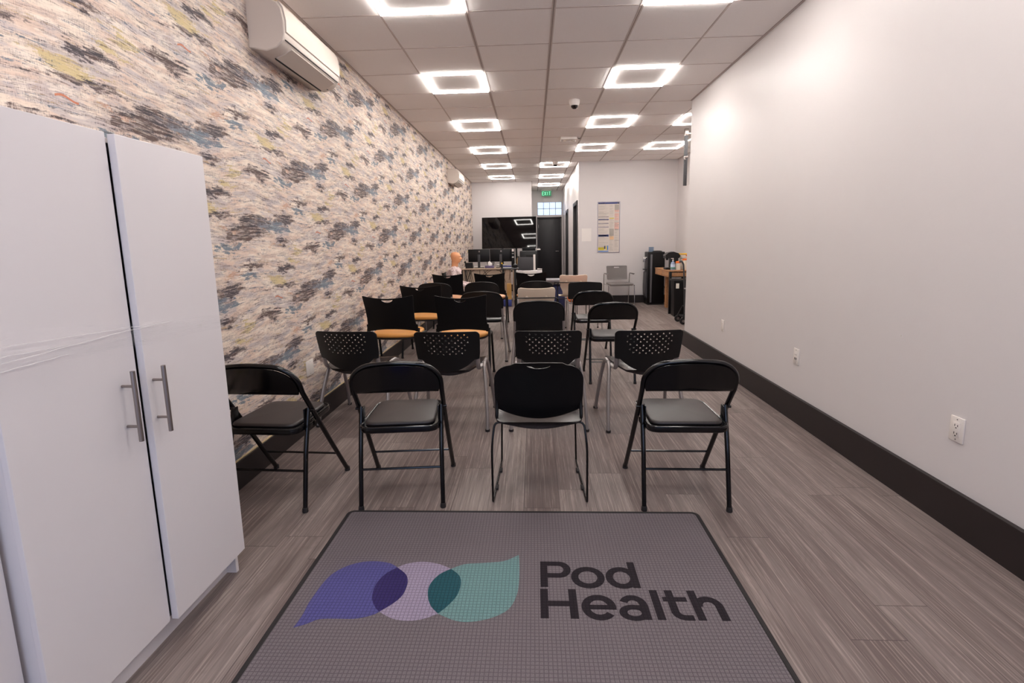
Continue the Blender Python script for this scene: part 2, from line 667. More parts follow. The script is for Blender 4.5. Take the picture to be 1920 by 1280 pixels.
M['black_shell'] = mat('black_shell_seat', rgb(42, 37, 38), .22, bump=.1, bscale=250)
M['silver'] = mat('silver_paint', rgb(150, 143, 142), .35, metal=.55)
M['chrome'] = mat('chrome', rgb(200, 198, 198), .12, metal=1)
M['steel'] = mat('brushed_steel', rgb(150, 140, 136), .32, metal=.9)
M['tan'] = mat('tan_vinyl', rgb(214, 150, 78), .42, bump=.15, bscale=200, var=.04)
M['tan_pale'] = mat('faded_tan_vinyl', rgb(214, 158, 118), .45, bump=.15, bscale=200, var=.04)
M['orange'] = mat('orange_cushion', rgb(222, 116, 62), .6, bump=.2, bscale=300)
M['white_shell'] = mat('cream_shell', rgb(226, 208, 188), .35, var=.02)
M['grey_shell'] = mat('grey_plastic', rgb(112, 106, 104), .45, bump=.1, bscale=300)
M['white_lam'] = mat('white_laminate', rgb(219, 213, 214), .30, spec=.45, var=.012)
M['white_edge'] = mat('white_laminate_edge', rgb(222, 222, 228), .35)
M['white_plastic'] = mat('white_plastic', rgb(226, 218, 212), .35)
M['cream_plastic'] = mat('cream_plastic', rgb(206, 194, 184), .42)
M['dark'] = mat('dark_void', rgb(14, 12, 13), .7)
M['screen'] = mat('black_screen', rgb(5, 4, 6), .035, spec=.35)
M['slate'] = mat('dark_grey_panel', rgb(58, 57, 60), .5)
M['door'] = mat('black_door', rgb(30, 27, 30), .45, var=.08)
M['door_frame'] = mat('grey_door_frame', rgb(168, 168, 178), .4)
M['rubber'] = mat('rubber', rgb(30, 26, 27), .75, bump=.2, bscale=200)
M['paper_white'] = mat('paper', rgb(230, 224, 220), .7)
M['skin_plastic'] = mat('mannequin_plastic', rgb(226, 160, 116), .45, var=.03)
M['wood'] = make_wood('light_wood', rgb(186, 138, 96), rgb(160, 112, 74), 1)
M['desk_wood'] = make_wood('pale_desk_panel', rgb(196, 176, 156), rgb(182, 160, 140), 0)
M['card'] = mat('cardboard', rgb(206, 160, 96), .8, var=.06)
M['blue'] = mat('blue_plastic', rgb(52, 60, 120), .4)
M['blue_dark'] = mat('navy_fabric', rgb(40, 42, 78), .8)
M['blue_grey'] = mat('blue_grey_card', rgb(112, 128, 148), .6)
M['yellow'] = mat('yellow_plastic', rgb(240, 190, 40), .45)
M['amber'] = mat('orange_plastic', rgb(226, 110, 40), .45)
M['clear'] = mat('clear_plastic', rgb(200, 212, 230), .2, trans=.4)
M['green_label'] = mat('green_label', rgb(60, 140, 120), .5)
M['label'] = mat('white_label', rgb(232, 226, 214), .6)
M['lens'] = mat('camera_lens', rgb(26, 16, 16), .15)


def emission(name, col, strength):
    m = bpy.data.materials.new(name)
    m.use_nodes = True
    nt = m.node_tree
    nt.nodes.clear()
    e = N(nt, 'ShaderNodeEmission')
    e.inputs[0].default_value = (*col, 1)
    e.inputs[1].default_value = strength
    o = N(nt, 'ShaderNodeOutputMaterial')
    nt.links.new(e.outputs[0], o.inputs[0])
    return m


M['lamp'] = emission('led_strip', LAMP_COLOR, LAMP_STRENGTH)
M['exit_green'] = emission('exit_sign_green', rgb(96, 178, 130), .62)
M['exit_text'] = emission('exit_sign_letters', rgb(150, 255, 200), 1.15)


def make_wrap():
    m = bpy.data.materials.new('stretch_wrap')
    m.use_nodes = True
    nt = m.node_tree
    b = nt.nodes['Principled BSDF']
    g = G(nt)
    tc = N(nt, 'ShaderNodeTexCoord')
    s = N(nt, 'ShaderNodeSeparateXYZ')
    nt.links.new(tc.outputs['Object'], s.inputs[0])
    v = g.xyz(s.outputs[0], g.m('MULTIPLY', s.outputs[1], .08), g.m('MULTIPLY_ADD', s.outputs[1], .12, s.outputs[2]))
    nz = g.noise(v, 160, 4, .6, .4)
    b.inputs['Base Color'].default_value = (.9, .9, .9, 1)
    b.inputs['Roughness'].default_value = .12
    b.inputs['Specular IOR Level'].default_value = .8
    al = g.m('MULTIPLY_ADD', g.ss(nz, .56, .74), .13, .035)
    nt.links.new(al, b.inputs['Alpha'])
    bp = N(nt, 'ShaderNodeBump')
    bp.inputs['Strength'].default_value = .35
    bp.inputs['Distance'].default_value = .004
    nt.links.new(nz, bp.inputs['Height'])
    nt.links.new(bp.outputs['Normal'], b.inputs['Normal'])
    return m


M['wrap'] = make_wrap()

# ------------------------------------------------------------------ room shell
struct('floor', MB().box((-1.9, Y0 - .2, -.1), (XA + .3, YE + .3, 0)), M['floor'])
mb = MB().box((XL - .15, Y0 - .15, 0), (XL, YB, CEIL))
struct('wall_left', mb, M['paper'])
mb = MB()
mb.box((XR, Y0 - .15, 0), (XR + .14, YR, CEIL))
struct('wall_right', mb, M['wall'])
struct('wall_alcove_front', MB().box((XR + .14, YR - .14, 0), (XA + .15, YR, CEIL)), M['wall'])
struct('wall_alcove_right', MB().box((XA, YR, 0), (XA + .15, YP, CEIL)), M['wall'])
struct('wall_back_right', MB().box((XH + .12, YP, 0), (XA + .15, YP + .15, CEIL)), M['wall'])
# hallway right wall with two door openings
mb = MB()
HD = [(10.63, 11.60), (13.42, 14.29)]
ys = [YP] + [v for p in HD for v in p] + [YE]
for i in range(0, len(ys), 2):
    mb.box((XH, ys[i], 0), (XH + .12, ys[i + 1], CEIL))
for a, c in HD:
    mb.box((XH, a, 2.14), (XH + .12, c, CEIL))
struct('wall_hall_right', mb, M['wall'])
struct('wall_back_left', MB().box((XL - .15, YB, 0), (XB, YB + .15, CEIL)), M['wall'])
struct('wall_hall_left', MB().box((XB - .15, YB + .15, 0), (XB, YE, CEIL)), M['wall'])
# hallway end wall: door opening and glass-block opening
DX0, DX1, DZ = .13, .925, 2.09
WX0, WX1, WZ0, WZ1 = .155, .925, 2.15, 2.56
mb = MB()
mb.box((XB - .15, YE, 0), (DX0, YE + .2, CEIL))
mb.box((DX1, YE, 0), (XH + .3, YE + .2, CEIL))
mb.box((DX0, YE, DZ), (DX1, YE + .2, WZ0))
mb.box((DX0, YE, WZ0), (WX0, YE + .2, WZ1))
mb.box((DX0, YE, WZ1), (DX1, YE + .2, CEIL))
struct('wall_hall_end', mb, M['wall'])
# front wall (behind the viewer) with the shop window opening
mb = MB()
mb.box((XL - .15, Y0 - .15, 0), (-1.2, Y0, CEIL))
mb.box((1.4, Y0 - .15, 0), (XR + .15, Y0, CEIL))
mb.box((-1.2, Y0 - .15, 0), (1.4, Y0, .35))
mb.box((-1.2, Y0 - .15, 2.35), (1.4, Y0, CEIL))
struct('wall_front', mb, M['wall'])
wf = MB()
for x in (-1.2, .075, 1.35):
    wf.box((x, Y0 - .1, .35), (x + .05, Y0 - .04, 2.35))
wf.box((-1.2, Y0 - .1, .35), (1.4, Y0 - .04, .40))
wf.box((-1.2, Y0 - .1, 2.30), (1.4, Y0 - .04, 2.35))
struct('window_2', wf, M['door'])

# ceiling tiles: slab plus recessed tees
mb = MB().box((XL - .15, Y0 - .15, CEIL), (XA + .15, YE + .2, CEIL + .1))
ceil = struct('ceiling', mb, M['ceil'])
wide, thin, shadow = MB(), MB(), MB()


def seg_ok(x, y):
    """inside the room plan"""
    if x < XL or y > YE:
        return False
    if y < YR:
        return x < XR
    if y < YP:
        return x < XA
    return x < XH if y < YB else XB < x < XH


ymax = {}
for i in range(-1, 8):
    x = GX + i * T
    if x < XL or x > XA:
        continue
    ya = Y0 if x < XR else YR
    yb = YP if x > XH else (YB if x < XB else YE)
    w = .014 if i in (1, 2, 3) else .006
    wide.box((x - w, ya, CEIL - .003), (x + w, yb, CEIL + .001))
    if i in (1, 2, 3):
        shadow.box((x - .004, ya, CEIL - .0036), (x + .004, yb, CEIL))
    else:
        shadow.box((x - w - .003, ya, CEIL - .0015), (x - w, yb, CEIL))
for j in range(-9, 21):
    y = GY + j * T
    if y > YE:
        continue
    x0 = XL if y < YB else XB
    x1 = XR if y < YR else (XA if y < YP else XH)
    thin.box((x0, y - .005, CEIL - .0024), (x1, y + .005, CEIL + .001))
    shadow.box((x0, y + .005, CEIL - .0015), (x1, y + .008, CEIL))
# wall angle
for x, a, c, s in ((XL, Y0, YB, 1), (XR, Y0, YR, -1), (XA, YR, YP, -1), (XH, YP, YE, -1), (XB, YB, YE, 1)):
    thin.box((min(x, x + s * .018), a, CEIL - .0028), (max(x, x + s * .018), c, CEIL))
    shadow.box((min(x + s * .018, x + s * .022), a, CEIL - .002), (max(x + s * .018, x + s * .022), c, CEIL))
struct('grid', wide, M['grid'], ceil)
struct('grid', thin, M['grid'], ceil)
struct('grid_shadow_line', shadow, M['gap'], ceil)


# baseboards
def base(name, lo, hi, lip=None):
    mb = MB().box(lo, hi, .0015)
    if lip:
        mb.box(lip[0], lip[1])
    return struct(name, mb, M['base'])


BH = .185
base('baseboard_right', (XR - .024, Y0, 0), (XR, YR + .015, BH))
base('baseboard_left', (XL, Y0, 0), (XL + .015, YB, .155))
base('baseboard_right_end', (XR, YR, 0), (XR + .14, YR + .015, BH))
base('baseboard_back', (XH, YP - .015, 0), (XA, YP, .16))
base('baseboard_alcove', (XA - .015, YR, 0), (XA, YP, .16))
base('baseboard_back_left', (XL, YB - .015, 0), (XB, YB, .16))
mb = MB()
mb.box((XL + .0005, Y0, .155), (XL + .006, YB, .163))
struct('trim_1', mb, mat('wallpaper_edge', rgb(214, 190, 150), .6))


# doors
def hall_door(name, a, c):
    t = thing(name, 'black door', 'door')
    for k in ('label', 'category'):
        del t[k]
    t['kind'] = 'structure'
    obj('door_panel', MB().box((XH + .05, a + .05, .01), (XH + .09, c - .05, 2.09), .003), M['door'], t)
    fr = MB()
    fr.box((XH - .018, a - .03, 0), (XH + .11, a + .05, 2.14), .003)
    fr.box((XH - .018, c - .05, 0), (XH + .11, c + .03, 2.14), .003)
    fr.box((XH - .018, a - .03, 2.09), (XH + .11, c + .03, 2.17), .003)
    obj('door_frame', fr, M['door'], t)
    h = MB()
    h.lathe([(.028, 0), (.028, .008), (.012, .012), (.012, .05)], M=Matrix.Translation((XH + .05, a + .12, 1.0)) @ Matrix.Rotation(-PI / 2, 4, 'Y'), n=16)
    h.tube([(XH + .003, a + .12, 1.0), (XH + .003, a + .24, 1.0)], .009)
    obj('door_handle', h, M['steel'], t)


hall_door('door_1', *HD[0])
hall_door('door_2', *HD[1])
t = bpy.data.objects.new('door_3', None)
COL.objects.link(t)
t['kind'] = 'structure'
obj('door_panel', MB().box((DX0 + .04, YE + .03, .01), (DX1 - .04, YE + .075, DZ - .04), .003), M['door'], t)
fr = MB()
fr.box((DX0 - .0, YE - .012, 0), (DX0 + .045, YE + .12, DZ), .003)
fr.box((DX1 - .045, YE - .012, 0), (DX1, YE + .12, DZ), .003)
fr.box((DX0, YE - .012, DZ - .045), (DX1, YE + .12, DZ), .003)
obj('door_frame', fr, M['door'], t)
for z in (.35, 1.75, 1.05):
    obj('hinge', MB().box((DX0 + .035, YE + .012, z), (DX0 + .055, YE + .032, z + .1), .002), M['steel'], t)
h = MB()
h.tube([(DX1 - .10, YE + .03, 1.0), (DX1 - .10, YE - .02, 1.0), (DX1 - .2, YE - .02, 1.0)], .009)
obj('door_handle', h, M['steel'], t)

# glass-block window over the end door
t = bpy.data.objects.new('window_1', None)
COL.objects.link(t)
t['kind'] = 'structure'
gb = bpy.data.materials.new('glass_block')
gb.use_nodes = True
nt = gb.node_tree
b = nt.nodes['Principled BSDF']
b.inputs['Base Color'].default_value = (.66, .62, .58, 1)
b.inputs['Transmission Weight'].default_value = 1
b.inputs['Roughness'].default_value = .25
g = G(nt)
nz = g.noise(pos(nt)[1], 22, 2, .5, .5)
bp = N(nt, 'ShaderNodeBump')
bp.inputs['Strength'].default_value = .5
bp.inputs['Distance'].default_value = .02
nt.links.new(nz, bp.inputs['Height'])
nt.links.new(bp.outputs['Normal'], b.inputs['Normal'])
bw, bh = (WX1 - WX0) / 4, (WZ1 - WZ0) / 2
for i in range(4):
    for j in range(2):
        x, z = WX0 + i * bw, WZ0 + j * bh
        obj('pane', MB().box((x + .006, YE + .03, z + .006), (x + bw - .006, YE + .11, z + bh - .006), .008), gb, t)
fr = MB()
for i in range(5):
    x = WX0 + i * bw
    fr.box((x - .006, YE + .02, WZ0), (x + .006, YE + .12, WZ1))
for j in range(3):
    z = WZ0 + j * bh
    fr.box((WX0, YE + .02, z - .006), (WX1, YE + .12, z + .006))
obj('window_frame', fr, M['door_frame'], t)

# ------------------------------------------------------------------ ceiling lights


def square_ring(mb, h, w, z0, z1, bev=0):
    """square frame, outer half side h, width w"""
    for sx in (-1, 1):
        mb.box((min(sx * h, sx * (h - w)), -h, z0), (max(sx * h, sx * (h - w)), h, z1), bev)
        mb.box((-(h - w), min(sx * h, sx * (h - w)), z0), (h - w, max(sx * h, sx * (h - w)), z1), bev)


lamp0 = thing('ceiling_light', '', 'ceiling light', group='square frame ceiling lights')
mb = MB()
square_ring(mb, .298, .038, -.011, -.003)
obj('light_strip', mb, M['lamp'], lamp0, smooth=False)
mb = MB()
square_ring(mb, .302, .052, -.003, 0)
obj('housing', mb, M['white_plastic'], lamp0, smooth=False)
first = True
rowname = ['overhead beside the ceiling air conditioner', 'closest to the viewer, cut by the top edge', 'second from the viewer', 'third from the viewer',
           'fourth from the viewer', 'fifth from the viewer', 'farthest, just before the back wall']


def lamp(i, j, label):
    global first
    loc = (GX + (i + .5) * T, GY + (j + .5) * T, CEIL)
    if first:
        lamp0.location = loc
        lamp0['label'] = label
        first = False
    else:
        dup(lamp0, label, loc)


LN = {-1: 'first visible at the top edge', 2: 'second from the front', 5: 'third from the front', 8: 'fourth from the front',
      11: 'fifth from the front', 14: 'last before the back wall'}
OV = {k: '' for k in range(-9, 20)}
OV[-4] = 'over the mat'
OV[-7] = 'over the shop window end'
for j in (-7, -4, -1, 2, 5, 8, 11, 14):
    lamp(0, j, 'glowing square ceiling light in left row, ' + LN.get(j, OV[j]))
for j in (-7, -4, -1, 2, 5, 8):
    lamp(3, j, 'glowing square ceiling light in right row, ' + LN.get(j, OV[j]).replace('fourth from the front', 'smallest, nearest the poster wall'))
for j, s in ((11, 'largest, behind the small dome camera'), (14, 'middle of the three hallway ones'), (17, 'farthest, right before the exit sign')):
    lamp(2, j, 'glowing square ceiling light at the hallway mouth, ' + s)
for j, s in ((5, 'half hidden by the right wall corner'), (8, 'fully visible, above the water cooler')):
    lamp(5, j, 'glowing square ceiling light over the side alcove, ' + s)

# ------------------------------------------------------------------ ceiling devices


def dome_camera(x, y, s, label):
    t = thing('dome_camera', label, 'security camera', (x, y, CEIL))
    obj('housing', MB().lathe([(.062 * s, 0), (.062 * s, -.02 * s), (.055 * s, -.045 * s), (.05 * s, -.055 * s)][::-1]), M['white_plastic'], t)
    obj('dome', MB().lathe([(.001, -.098 * s), (.02 * s, -.094 * s), (.036 * s, -.082 * s), (.044 * s, -.055 * s)]), M['lens'], t)
    mb = MB()
    mb.tube([(.045 * s * math.cos(a), .045 * s * math.sin(a), -.058 * s) for a in [k * PI / 8 for k in range(16)]], .006 * s, closed=True)
    obj('trim_ring', mb, M['white_plastic'], t)


dome_camera(.495, 5.93, 1.0, 'white dome security camera with dark lens on ceiling, nearest the viewer')
dome_camera(.47, 10.3, 1.0, 'small dark dome security camera on ceiling at the hallway mouth')
t = thing('emergency_light', 'low white box fixture on ceiling between dome camera and fourth light', 'emergency light', (.59, 8.0, CEIL))
obj('housing', MB().box((-.14, -.11, -.045), (.11, .11, 0), .012), M['white_plastic'], t)
for x in (-.08, .06):
    obj('lamp_head', MB().lathe([(.001, -.062), (.02, -.06), (.026, -.045)], (x, -.02, 0), 14), M['cream_plastic'], t)
obj('bracket', MB().tube([(.13, 0, -.005), (.15, .01, -.02), (.17, .02, -.005)], .006), M['slate'], t)

# exit sign
t = thing('exit_sign', 'green glowing exit sign hanging from ceiling before the hallway end', 'exit sign', (.435, 15.7, CEIL))
obj('housing', MB().box((-.16, -.03, -.035), (.16, .03, 0), .004), M['white_plastic'], t)
obj('sign_panel', MB().box((-.15, -.008, -.20), (.15, .008, -.035), .002), M['exit_green'], t)
mb = MB()
L = {'E': [((0, 0), (0, 1)), ((0, 1), (.6, 1)), ((0, .5), (.5, .5)), ((0, 0), (.6, 0))], 'X': [((0, 0), (.6, 1)), ((0, 1), (.6, 0))],
     'I': [((.3, 0), (.3, 1))], 'T': [((0, 1), (.6, 1)), ((.3, 0), (.3, 1))]}
for k, ch in enumerate('EXIT'):
    for (a, c) in L[ch]:
        q = [(-.13 + k * .068 + p[0] * .085, -.0095, -.17 + p[1] * .10) for p in (a, c)]
        mb.tube(q, .008, 6)
obj('lettering', mb, M['exit_text'], t)

# ------------------------------------------------------------------ air conditioners
AC_PROF = [(0, .02), (.10, 0), (.165, .018), (.20, .05), (.215, .085), (.218, .16), (.205, .235), (.18, .268), (.14, .285), (0, .285)]


def ac(y0, y1, zb, label, name='air_conditioner'):
    t = thing(name, label, 'air conditioner', (XL, y0, zb))
    W = y1 - y0
    bev = .012
    rings = []
    P = [(x, z) for x, z in AC_PROF]
    cx, cz = .1, .15
    for yy, k in ((0, .95), (.004, .985), (bev, 1), (W - bev, 1), (W - .004, .985), (W, .95)):
        rings.append([(max(.001, cx + (x - cx) * k) if x > 0 else .001, yy, cz + (z - cz) * k) for x, z in P])
    obj('casing', MB().loft(rings), M['cream_plastic'], t, angle=28)
    F = [(.2145, .100), (.2225, .105), (.2265, .165), (.213, .240), (.190, .274), (.178, .270)]
    obj('front_panel', MB().loft([[(x, yy, z) for x, z in F] for yy in (.012, W - .012)]), M['cream_plastic'], t, angle=50)
    # louver flap on the lower front slope, and dark outlet slot
    a, c = Vector((.105, 0, -.002)), Vector((.203, 0, .044))
    d = (c - a).normalized()
    n = Vector((d.z, 0, -d.x))
    def q(s, o, y):
        p = a + d * s + n * o
        return (p.x, y, p.z)
    LEN = (c - a).length
    mb = MB()
    mb.loft([[q(0, .001, y), q(LEN, .001, y), q(LEN, .007, y), q(LEN * .5, .010, y), q(0, .007, y)] for y in (.10, W - .08)])
    obj('louver', mb, M['cream_plastic'], t, angle=20)
    mb = MB()
    mb.loft([[q(-.010, .0, y), q(-.003, .0, y), q(-.003, .0085, y), q(-.010, .0085, y)] for y in (.10, W - .08)])
    obj('slot', mb, M['dark'], t, smooth=False)
    obj('seam', MB().box((.2055, .02, .0615), (.2128, W - .02, .0650)), M['slate'], t, smooth=False)
    obj('sensor', MB().lathe([(.006, 0), (.006, .002)], M=Matrix.Translation((.14, W - .05, .008)) @ Matrix.Rotation(PI, 4, 'X'), n=10), M['slate'], t)
    return t


ac(2.985, 3.80, 2.455, 'large cream split air conditioner on wallpapered wall, nearest the viewer')
ac(9.70, 10.45, 2.465, 'small distant cream split air conditioner at far end of wallpapered wall')

# ------------------------------------------------------------------ wall plates


def wall_plate(name, label, x, y, z, w, h, side, kind):
    t = thing(name, label, 'outlet' if 'outlet' in name else 'wall plate', (x, y, z), 0 if side < 0 else PI)
    # local: +x out of the wall for the left wall (side<0)
    obj('plate', MB().box((.0, -w / 2, -h / 2), (.007, w / 2, h / 2), .003), M['white_plastic'], t)
    if kind == 'decora' or kind == 'usb':
        obj('receptacle', MB().box((.006, -.017, -.034), (.0095, .017, .034), .0015), M['white_plastic'], t)
        mb = MB()
        if kind == 'decora':
            for zz in (.018, -.018):
                mb.box((.009, -.0085, zz - .004), (.0102, -.0060, zz + .006))
                mb.box((.009, .0060, zz - .004), (.0102, .0085, zz + .005))
                mb.box((.009, -.003, zz - .0125), (.0102, .003, zz - .008))
        else:
            mb.box((.009, -.010, .012), (.0102, -.006, .018))
            mb.box((.009, .006, .012), (.0102, .010, .018))
            mb.box((.009, -.013, -.022), (.0102, -.004, -.006))
            mb.box((.009, .004, -.022), (.0102, .013, -.006))
        obj('slot', mb, M['dark'], t, smooth=False)
    else:
        obj('insert', MB().box((.006, -.017, -.034), (.009, .017, .034), .0015), M['white_plastic'], t)
    for zz in (h / 2 - .012, -h / 2 + .012):
        obj('screw', MB().lathe([(.003, 0), (.003, .0012)], M=Matrix.Translation((.0068, 0, zz)) @ Matrix.Rotation(PI / 2, 4, 'Y'), n=8), M['steel'], t)


wall_plate('wall_outlet', 'white power outlet low on right wall, nearest the viewer', XR, 2.157, .457, .072, .115, 1, 'decora')
wall_plate('wall_outlet', 'white outlet with two dark ports, middle plate on right wall', XR, 3.503, .468, .072, .118, 1, 'usb')
wall_plate('cover_plate', 'plain white wall plate, farthest along the right wall', XR, 4.884, .456, .072, .115, 1, 'blank')
wall_plate('cover_plate', 'plain white wall plate on wallpapered wall beside the perforated chair', XL, 3.401, .443, .112, .112, -1, 'blank')
nail = MB().lathe([(.004, 0), (.003, .002)], M=Matrix.Translation((XR, 2.545, .808)) @ Matrix.Rotation(-PI / 2, 4, 'Y'), n=10)
tag(obj('wall_anchor', nail, M['white_plastic']), 'tiny white wall anchor dot on right wall above the outlets', 'wall anchor')

# ------------------------------------------------------------------ wardrobe cabinets
XF = -1.20   # front face of the right door


def bar_handle(parent, y, z0, z1, xf):
    h = MB()
    xo = xf + .038
    h.tube([(xo, y, z0), (xo, y, z1)], .0066, 14)
    for z in (z0 + .046, z1 - .046):
        h.tube([(xf - .001, y, z), (xo, y, z)], .0042, 10)
    return obj('handle', h, M['steel'], parent)


t = thing('wardrobe', 'white two-door wardrobe with steel bar handles against wallpapered wall', 'wardrobe')
Ya, Yb, ZT = 1.014, 1.795, 1.645
body = MB()
body.box((XL + .004, Ya + .004, .0), (XF - .034, Ya + .020, ZT), .001)
body.box((XL + .004, Yb - .020, .0), (XF - .034, Yb - .004, ZT), .001)
body.box((XL + .004, Ya + .02, ZT - .016), (XF - .034, Yb - .02, ZT), .001)
body.box((XL + .004, Ya + .02, .085), (XF - .034, Yb - .02, .101))
body.box((XL + .004, Ya + .02, .0), (XL + .010, Yb - .02, ZT))
obj('body', body, M['white_lam'], t, smooth=False)
obj('plinth', MB().box((XF - .090, Ya + .02, 0), (XF - .075, Yb - .02, .085)), M['white_lam'], t, smooth=False)
obj('gap_shade_divider', MB().box((XL + .02, 1.395, .10), (XF - .05, 1.411, ZT - .016)), M['dark'], t, smooth=False)  # coloured near-black to paint the shade in the gap between the doors
d = obj('door', MB().box((XF - .023, 1.413, .098), (XF, 1.792, 1.652), .0012), M['white_lam'], t, smooth=False)
bar_handle(d, 1.437, .748, .962, XF)
XD = XF - .021
d = obj('door', MB().box((XD - .016, Ya, .098), (XD, 1.404, 1.656), .0012), M['white_lam'], t, smooth=False)
bar_handle(d, 1.345, .752, .968, XD)
t2 = thing('wardrobe', 'white wardrobe at lower left edge, mostly cut off by the frame', 'wardrobe')
body = MB()
Yc, Yd = .21, 1.004
body.box((XL + .004, Yc, .0), (XF - .084, Yc + .016, ZT), .001)
body.box((XL + .004, Yd - .016, .0), (XF - .084, Yd, ZT), .001)
body.box((XL + .004, Yc + .016, ZT - .016), (XF - .084, Yd - .016, ZT), .001)
body.box((XL + .004, Yc + .016, .085), (XF - .084, Yd - .016, .101))
obj('body', body, M['white_lam'], t2, smooth=False)
obj('plinth', MB().box((XF - .12, Yc + .016, 0), (XF - .105, Yd - .016, .085)), M['white_lam'], t2, smooth=False)
for a, c, hy in ((Yc, .604, .57), (.608, Yd, .64)):
    d = obj('door', MB().box((XF - .084, a, .098), (XF - .068, c, ZT), .0012), M['white_lam'], t2, smooth=False)
    bar_handle(d, hy, .75, .965, XF - .068)

# stretch wrap band round the wardrobe
wr = MB()


def band(z0a, z0b, h0, h1, off, ph):
    n = 60
    vs, fs = [], []
    rows = 9
    for i in range(n + 1):
        s = i / n
        y = Ya - .0 + s * (Yb - Ya + .002)
        step = min(1, max(0, (y - 1.385) / .03))
        x = XD + .003 + off + (XF - XD) * step * step * (3 - 2 * step)
        zc = z0a + (z0b - z0a) * s + .004 * math.sin(s * 9 + ph)
        hh = h0 + (h1 - h0) * s
        for k in range(rows):
            u = k / (rows - 1)
            fold = .0010 * math.sin(u * 17 + s * 5 + ph) * (1 - s * .5)
            vs.append((x + .003 + fold, y, zc + hh * (u - .5)))
    for i in range(n):
        for k in range(rows - 1):
            a = i * rows + k
            fs.append((a, a + rows, a + rows + 1, a + 1))
    wr.add(vs, fs)


band(1.100, 1.040, .085, .05, 0, 0)
band(1.070, 1.055, .05, .03, .004, 2)
# ropes of gathered film, with their glints painted in as bright colour
def rope(za, zb, s0, s1, r, ph):
    pts = []
    for i in range(24):
        s = s0 + (s1 - s0) * i / 23
        y = Ya + s * (Yb - Ya)
        step = min(1, max(0, (y - 1.385) / .03))
        pts.append((XD + .010 + (XF - XD) * step, y, za + (zb - za) * (s - s0) / (s1 - s0) + .0008 * math.sin(i * .9 + ph)))
    wr.tube(pts, r, 5, sq=(1, .35))
obj_wrap = tag(obj('stretch_wrap', wr, M['wrap']), 'clear shiny stretch wrap band tied across the white wardrobe doors', 'plastic wrap')
wr = MB()
rope(1.108, 1.086, .0, .66, .0013, 0)
rope(1.070, 1.088, .02, .60, .0013, 1)
rope(1.052, 1.056, .0, .22, .0010, 2)
rope(1.086, 1.079, .0, .24, .0011, 3)
glint = mat('gathered_film_glint', rgb(245, 242, 240), .12, spec=1.0, alpha=.7)  # near-white colour stands in for glints along the wrap folds
obj('film_crease_glint', wr, glint, obj_wrap)

# ------------------------------------------------------------------ floor mat with logo
MX0, MX1, MY0, MY1 = -.942, .784, .95, 2.243
t = thing('floor_mat', 'grey ribbed entrance mat with dark rubber border and blue-green leaf logo', 'floor mat')
cloth = make_mat_cloth('mat_grey', rgb(119, 111, 115), rgb(97, 89, 93))
obj('pile', MB().plate(rrect(MX0 + .02, MY0 + .02, MX1 - .02, MY1 - .02, .02), lambda u, v, w: (u, v, .0035 + w), .007, sp=.5), cloth, t)
border = MB()
border.plate(rrect(MX0, MY0, MX1, MY1, .035), lambda u, v, w: (u, v, .002 + w), .004, holes=[rrect(MX0 + .019, MY0 + .019, MX1 - .019, MY1 - .019, .02)], sp=.5)
border.tube([(x, y, .0045) for x, y in rrect(MX0 + .012, MY0 + .012, MX1 - .012, MY1 - .012, .03)], .0075, 8, closed=True, sq=(1, .6))
obj('border', border, M['rubber'], t)


def cr(pts, n=6):
    out = []
    for i in range(len(pts) - 1):
        p0 = pts[i - 1] if i else pts[0]
        p1, p2 = pts[i], pts[i + 1]
        p3 = pts[i + 2] if i + 2 < len(pts) else pts[-1]
        for k in range(n):
            s = k / n
            out.append(tuple(.5 * (2 * p1[q] + (p2[q] - p0[q]) * s + (2 * p0[q] - 5 * p1[q] + 4 * p2[q] - p3[q]) * s * s +
                                   (3 * p1[q] - p0[q] - 3 * p2[q] + p3[q]) * s ** 3) for q in (0, 1)))
    out.append(tuple(pts[-1]))
    return out


BT = [(-0.853, 1.486), (-0.848, 1.542), (-0.852, 1.619), (-0.838, 1.741), (-0.798, 1.804), (-0.738, 1.838), (-0.674, 1.845), (-0.615, 1.834), (-0.575, 1.808)]
BB = [(-0.574, 1.565), (-0.593, 1.55), (-0.631, 1.535), (-0.667, 1.53), (-0.724, 1.53), (-0.779, 1.526), (-0.816, 1.503), (-0.853, 1.486)]
L1L = [(-0.575, 1.808), (-0.612, 1.768), (-0.632, 1.707), (-0.624, 1.636), (-0.596, 1.587), (-0.574, 1.565)]
L1R = [(-0.574, 1.565), (-0.534, 1.608), (-0.511, 1.652), (-0.509, 1.716), (-0.528, 1.765), (-0.575, 1.808)]
L2L = [(-0.352, 1.803), (-0.394, 1.767), (-0.419, 1.71), (-0.416, 1.654), (-0.393, 1.598), (-0.359, 1.56)]
L2R = [(-0.359, 1.56), (-0.328, 1.602), (-0.303, 1.656), (-0.299, 1.72), (-0.314, 1.765), (-0.352, 1.803)]
LT = [(-0.575, 1.808), (-0.538, 1.833), (-0.475, 1.845), (-0.406, 1.831), (-0.352, 1.803)]
LB = [(-0.359, 1.56), (-0.405, 1.535), (-0.459, 1.525), (-0.517, 1.534), (-0.574, 1.565)]
TT = [(-0.352, 1.803), (-0.297, 1.833), (-0.217, 1.842), (-0.136, 1.856), (-0.078, 1.896)]
TB = [(-0.078, 1.896), (-0.074, 1.848), (-0.072, 1.769), (-0.076, 1.674), (-0.102, 1.593), (-0.155, 1.549), (-0.227, 1.526), (-0.288, 1.528), (-0.359, 1.56)]
ZP = .0071


def flat(name, arcs, m, label=None):
    o = []
    for a in arcs:
        c = cr(a)
        o += c[:-1]
    o.reverse()
    x = obj(name, MB().plate(o, lambda u, v, w: (u, v, ZP + w), .0012, sp=.08), m, t, smooth=False)
    if label:
        x['label'] = label


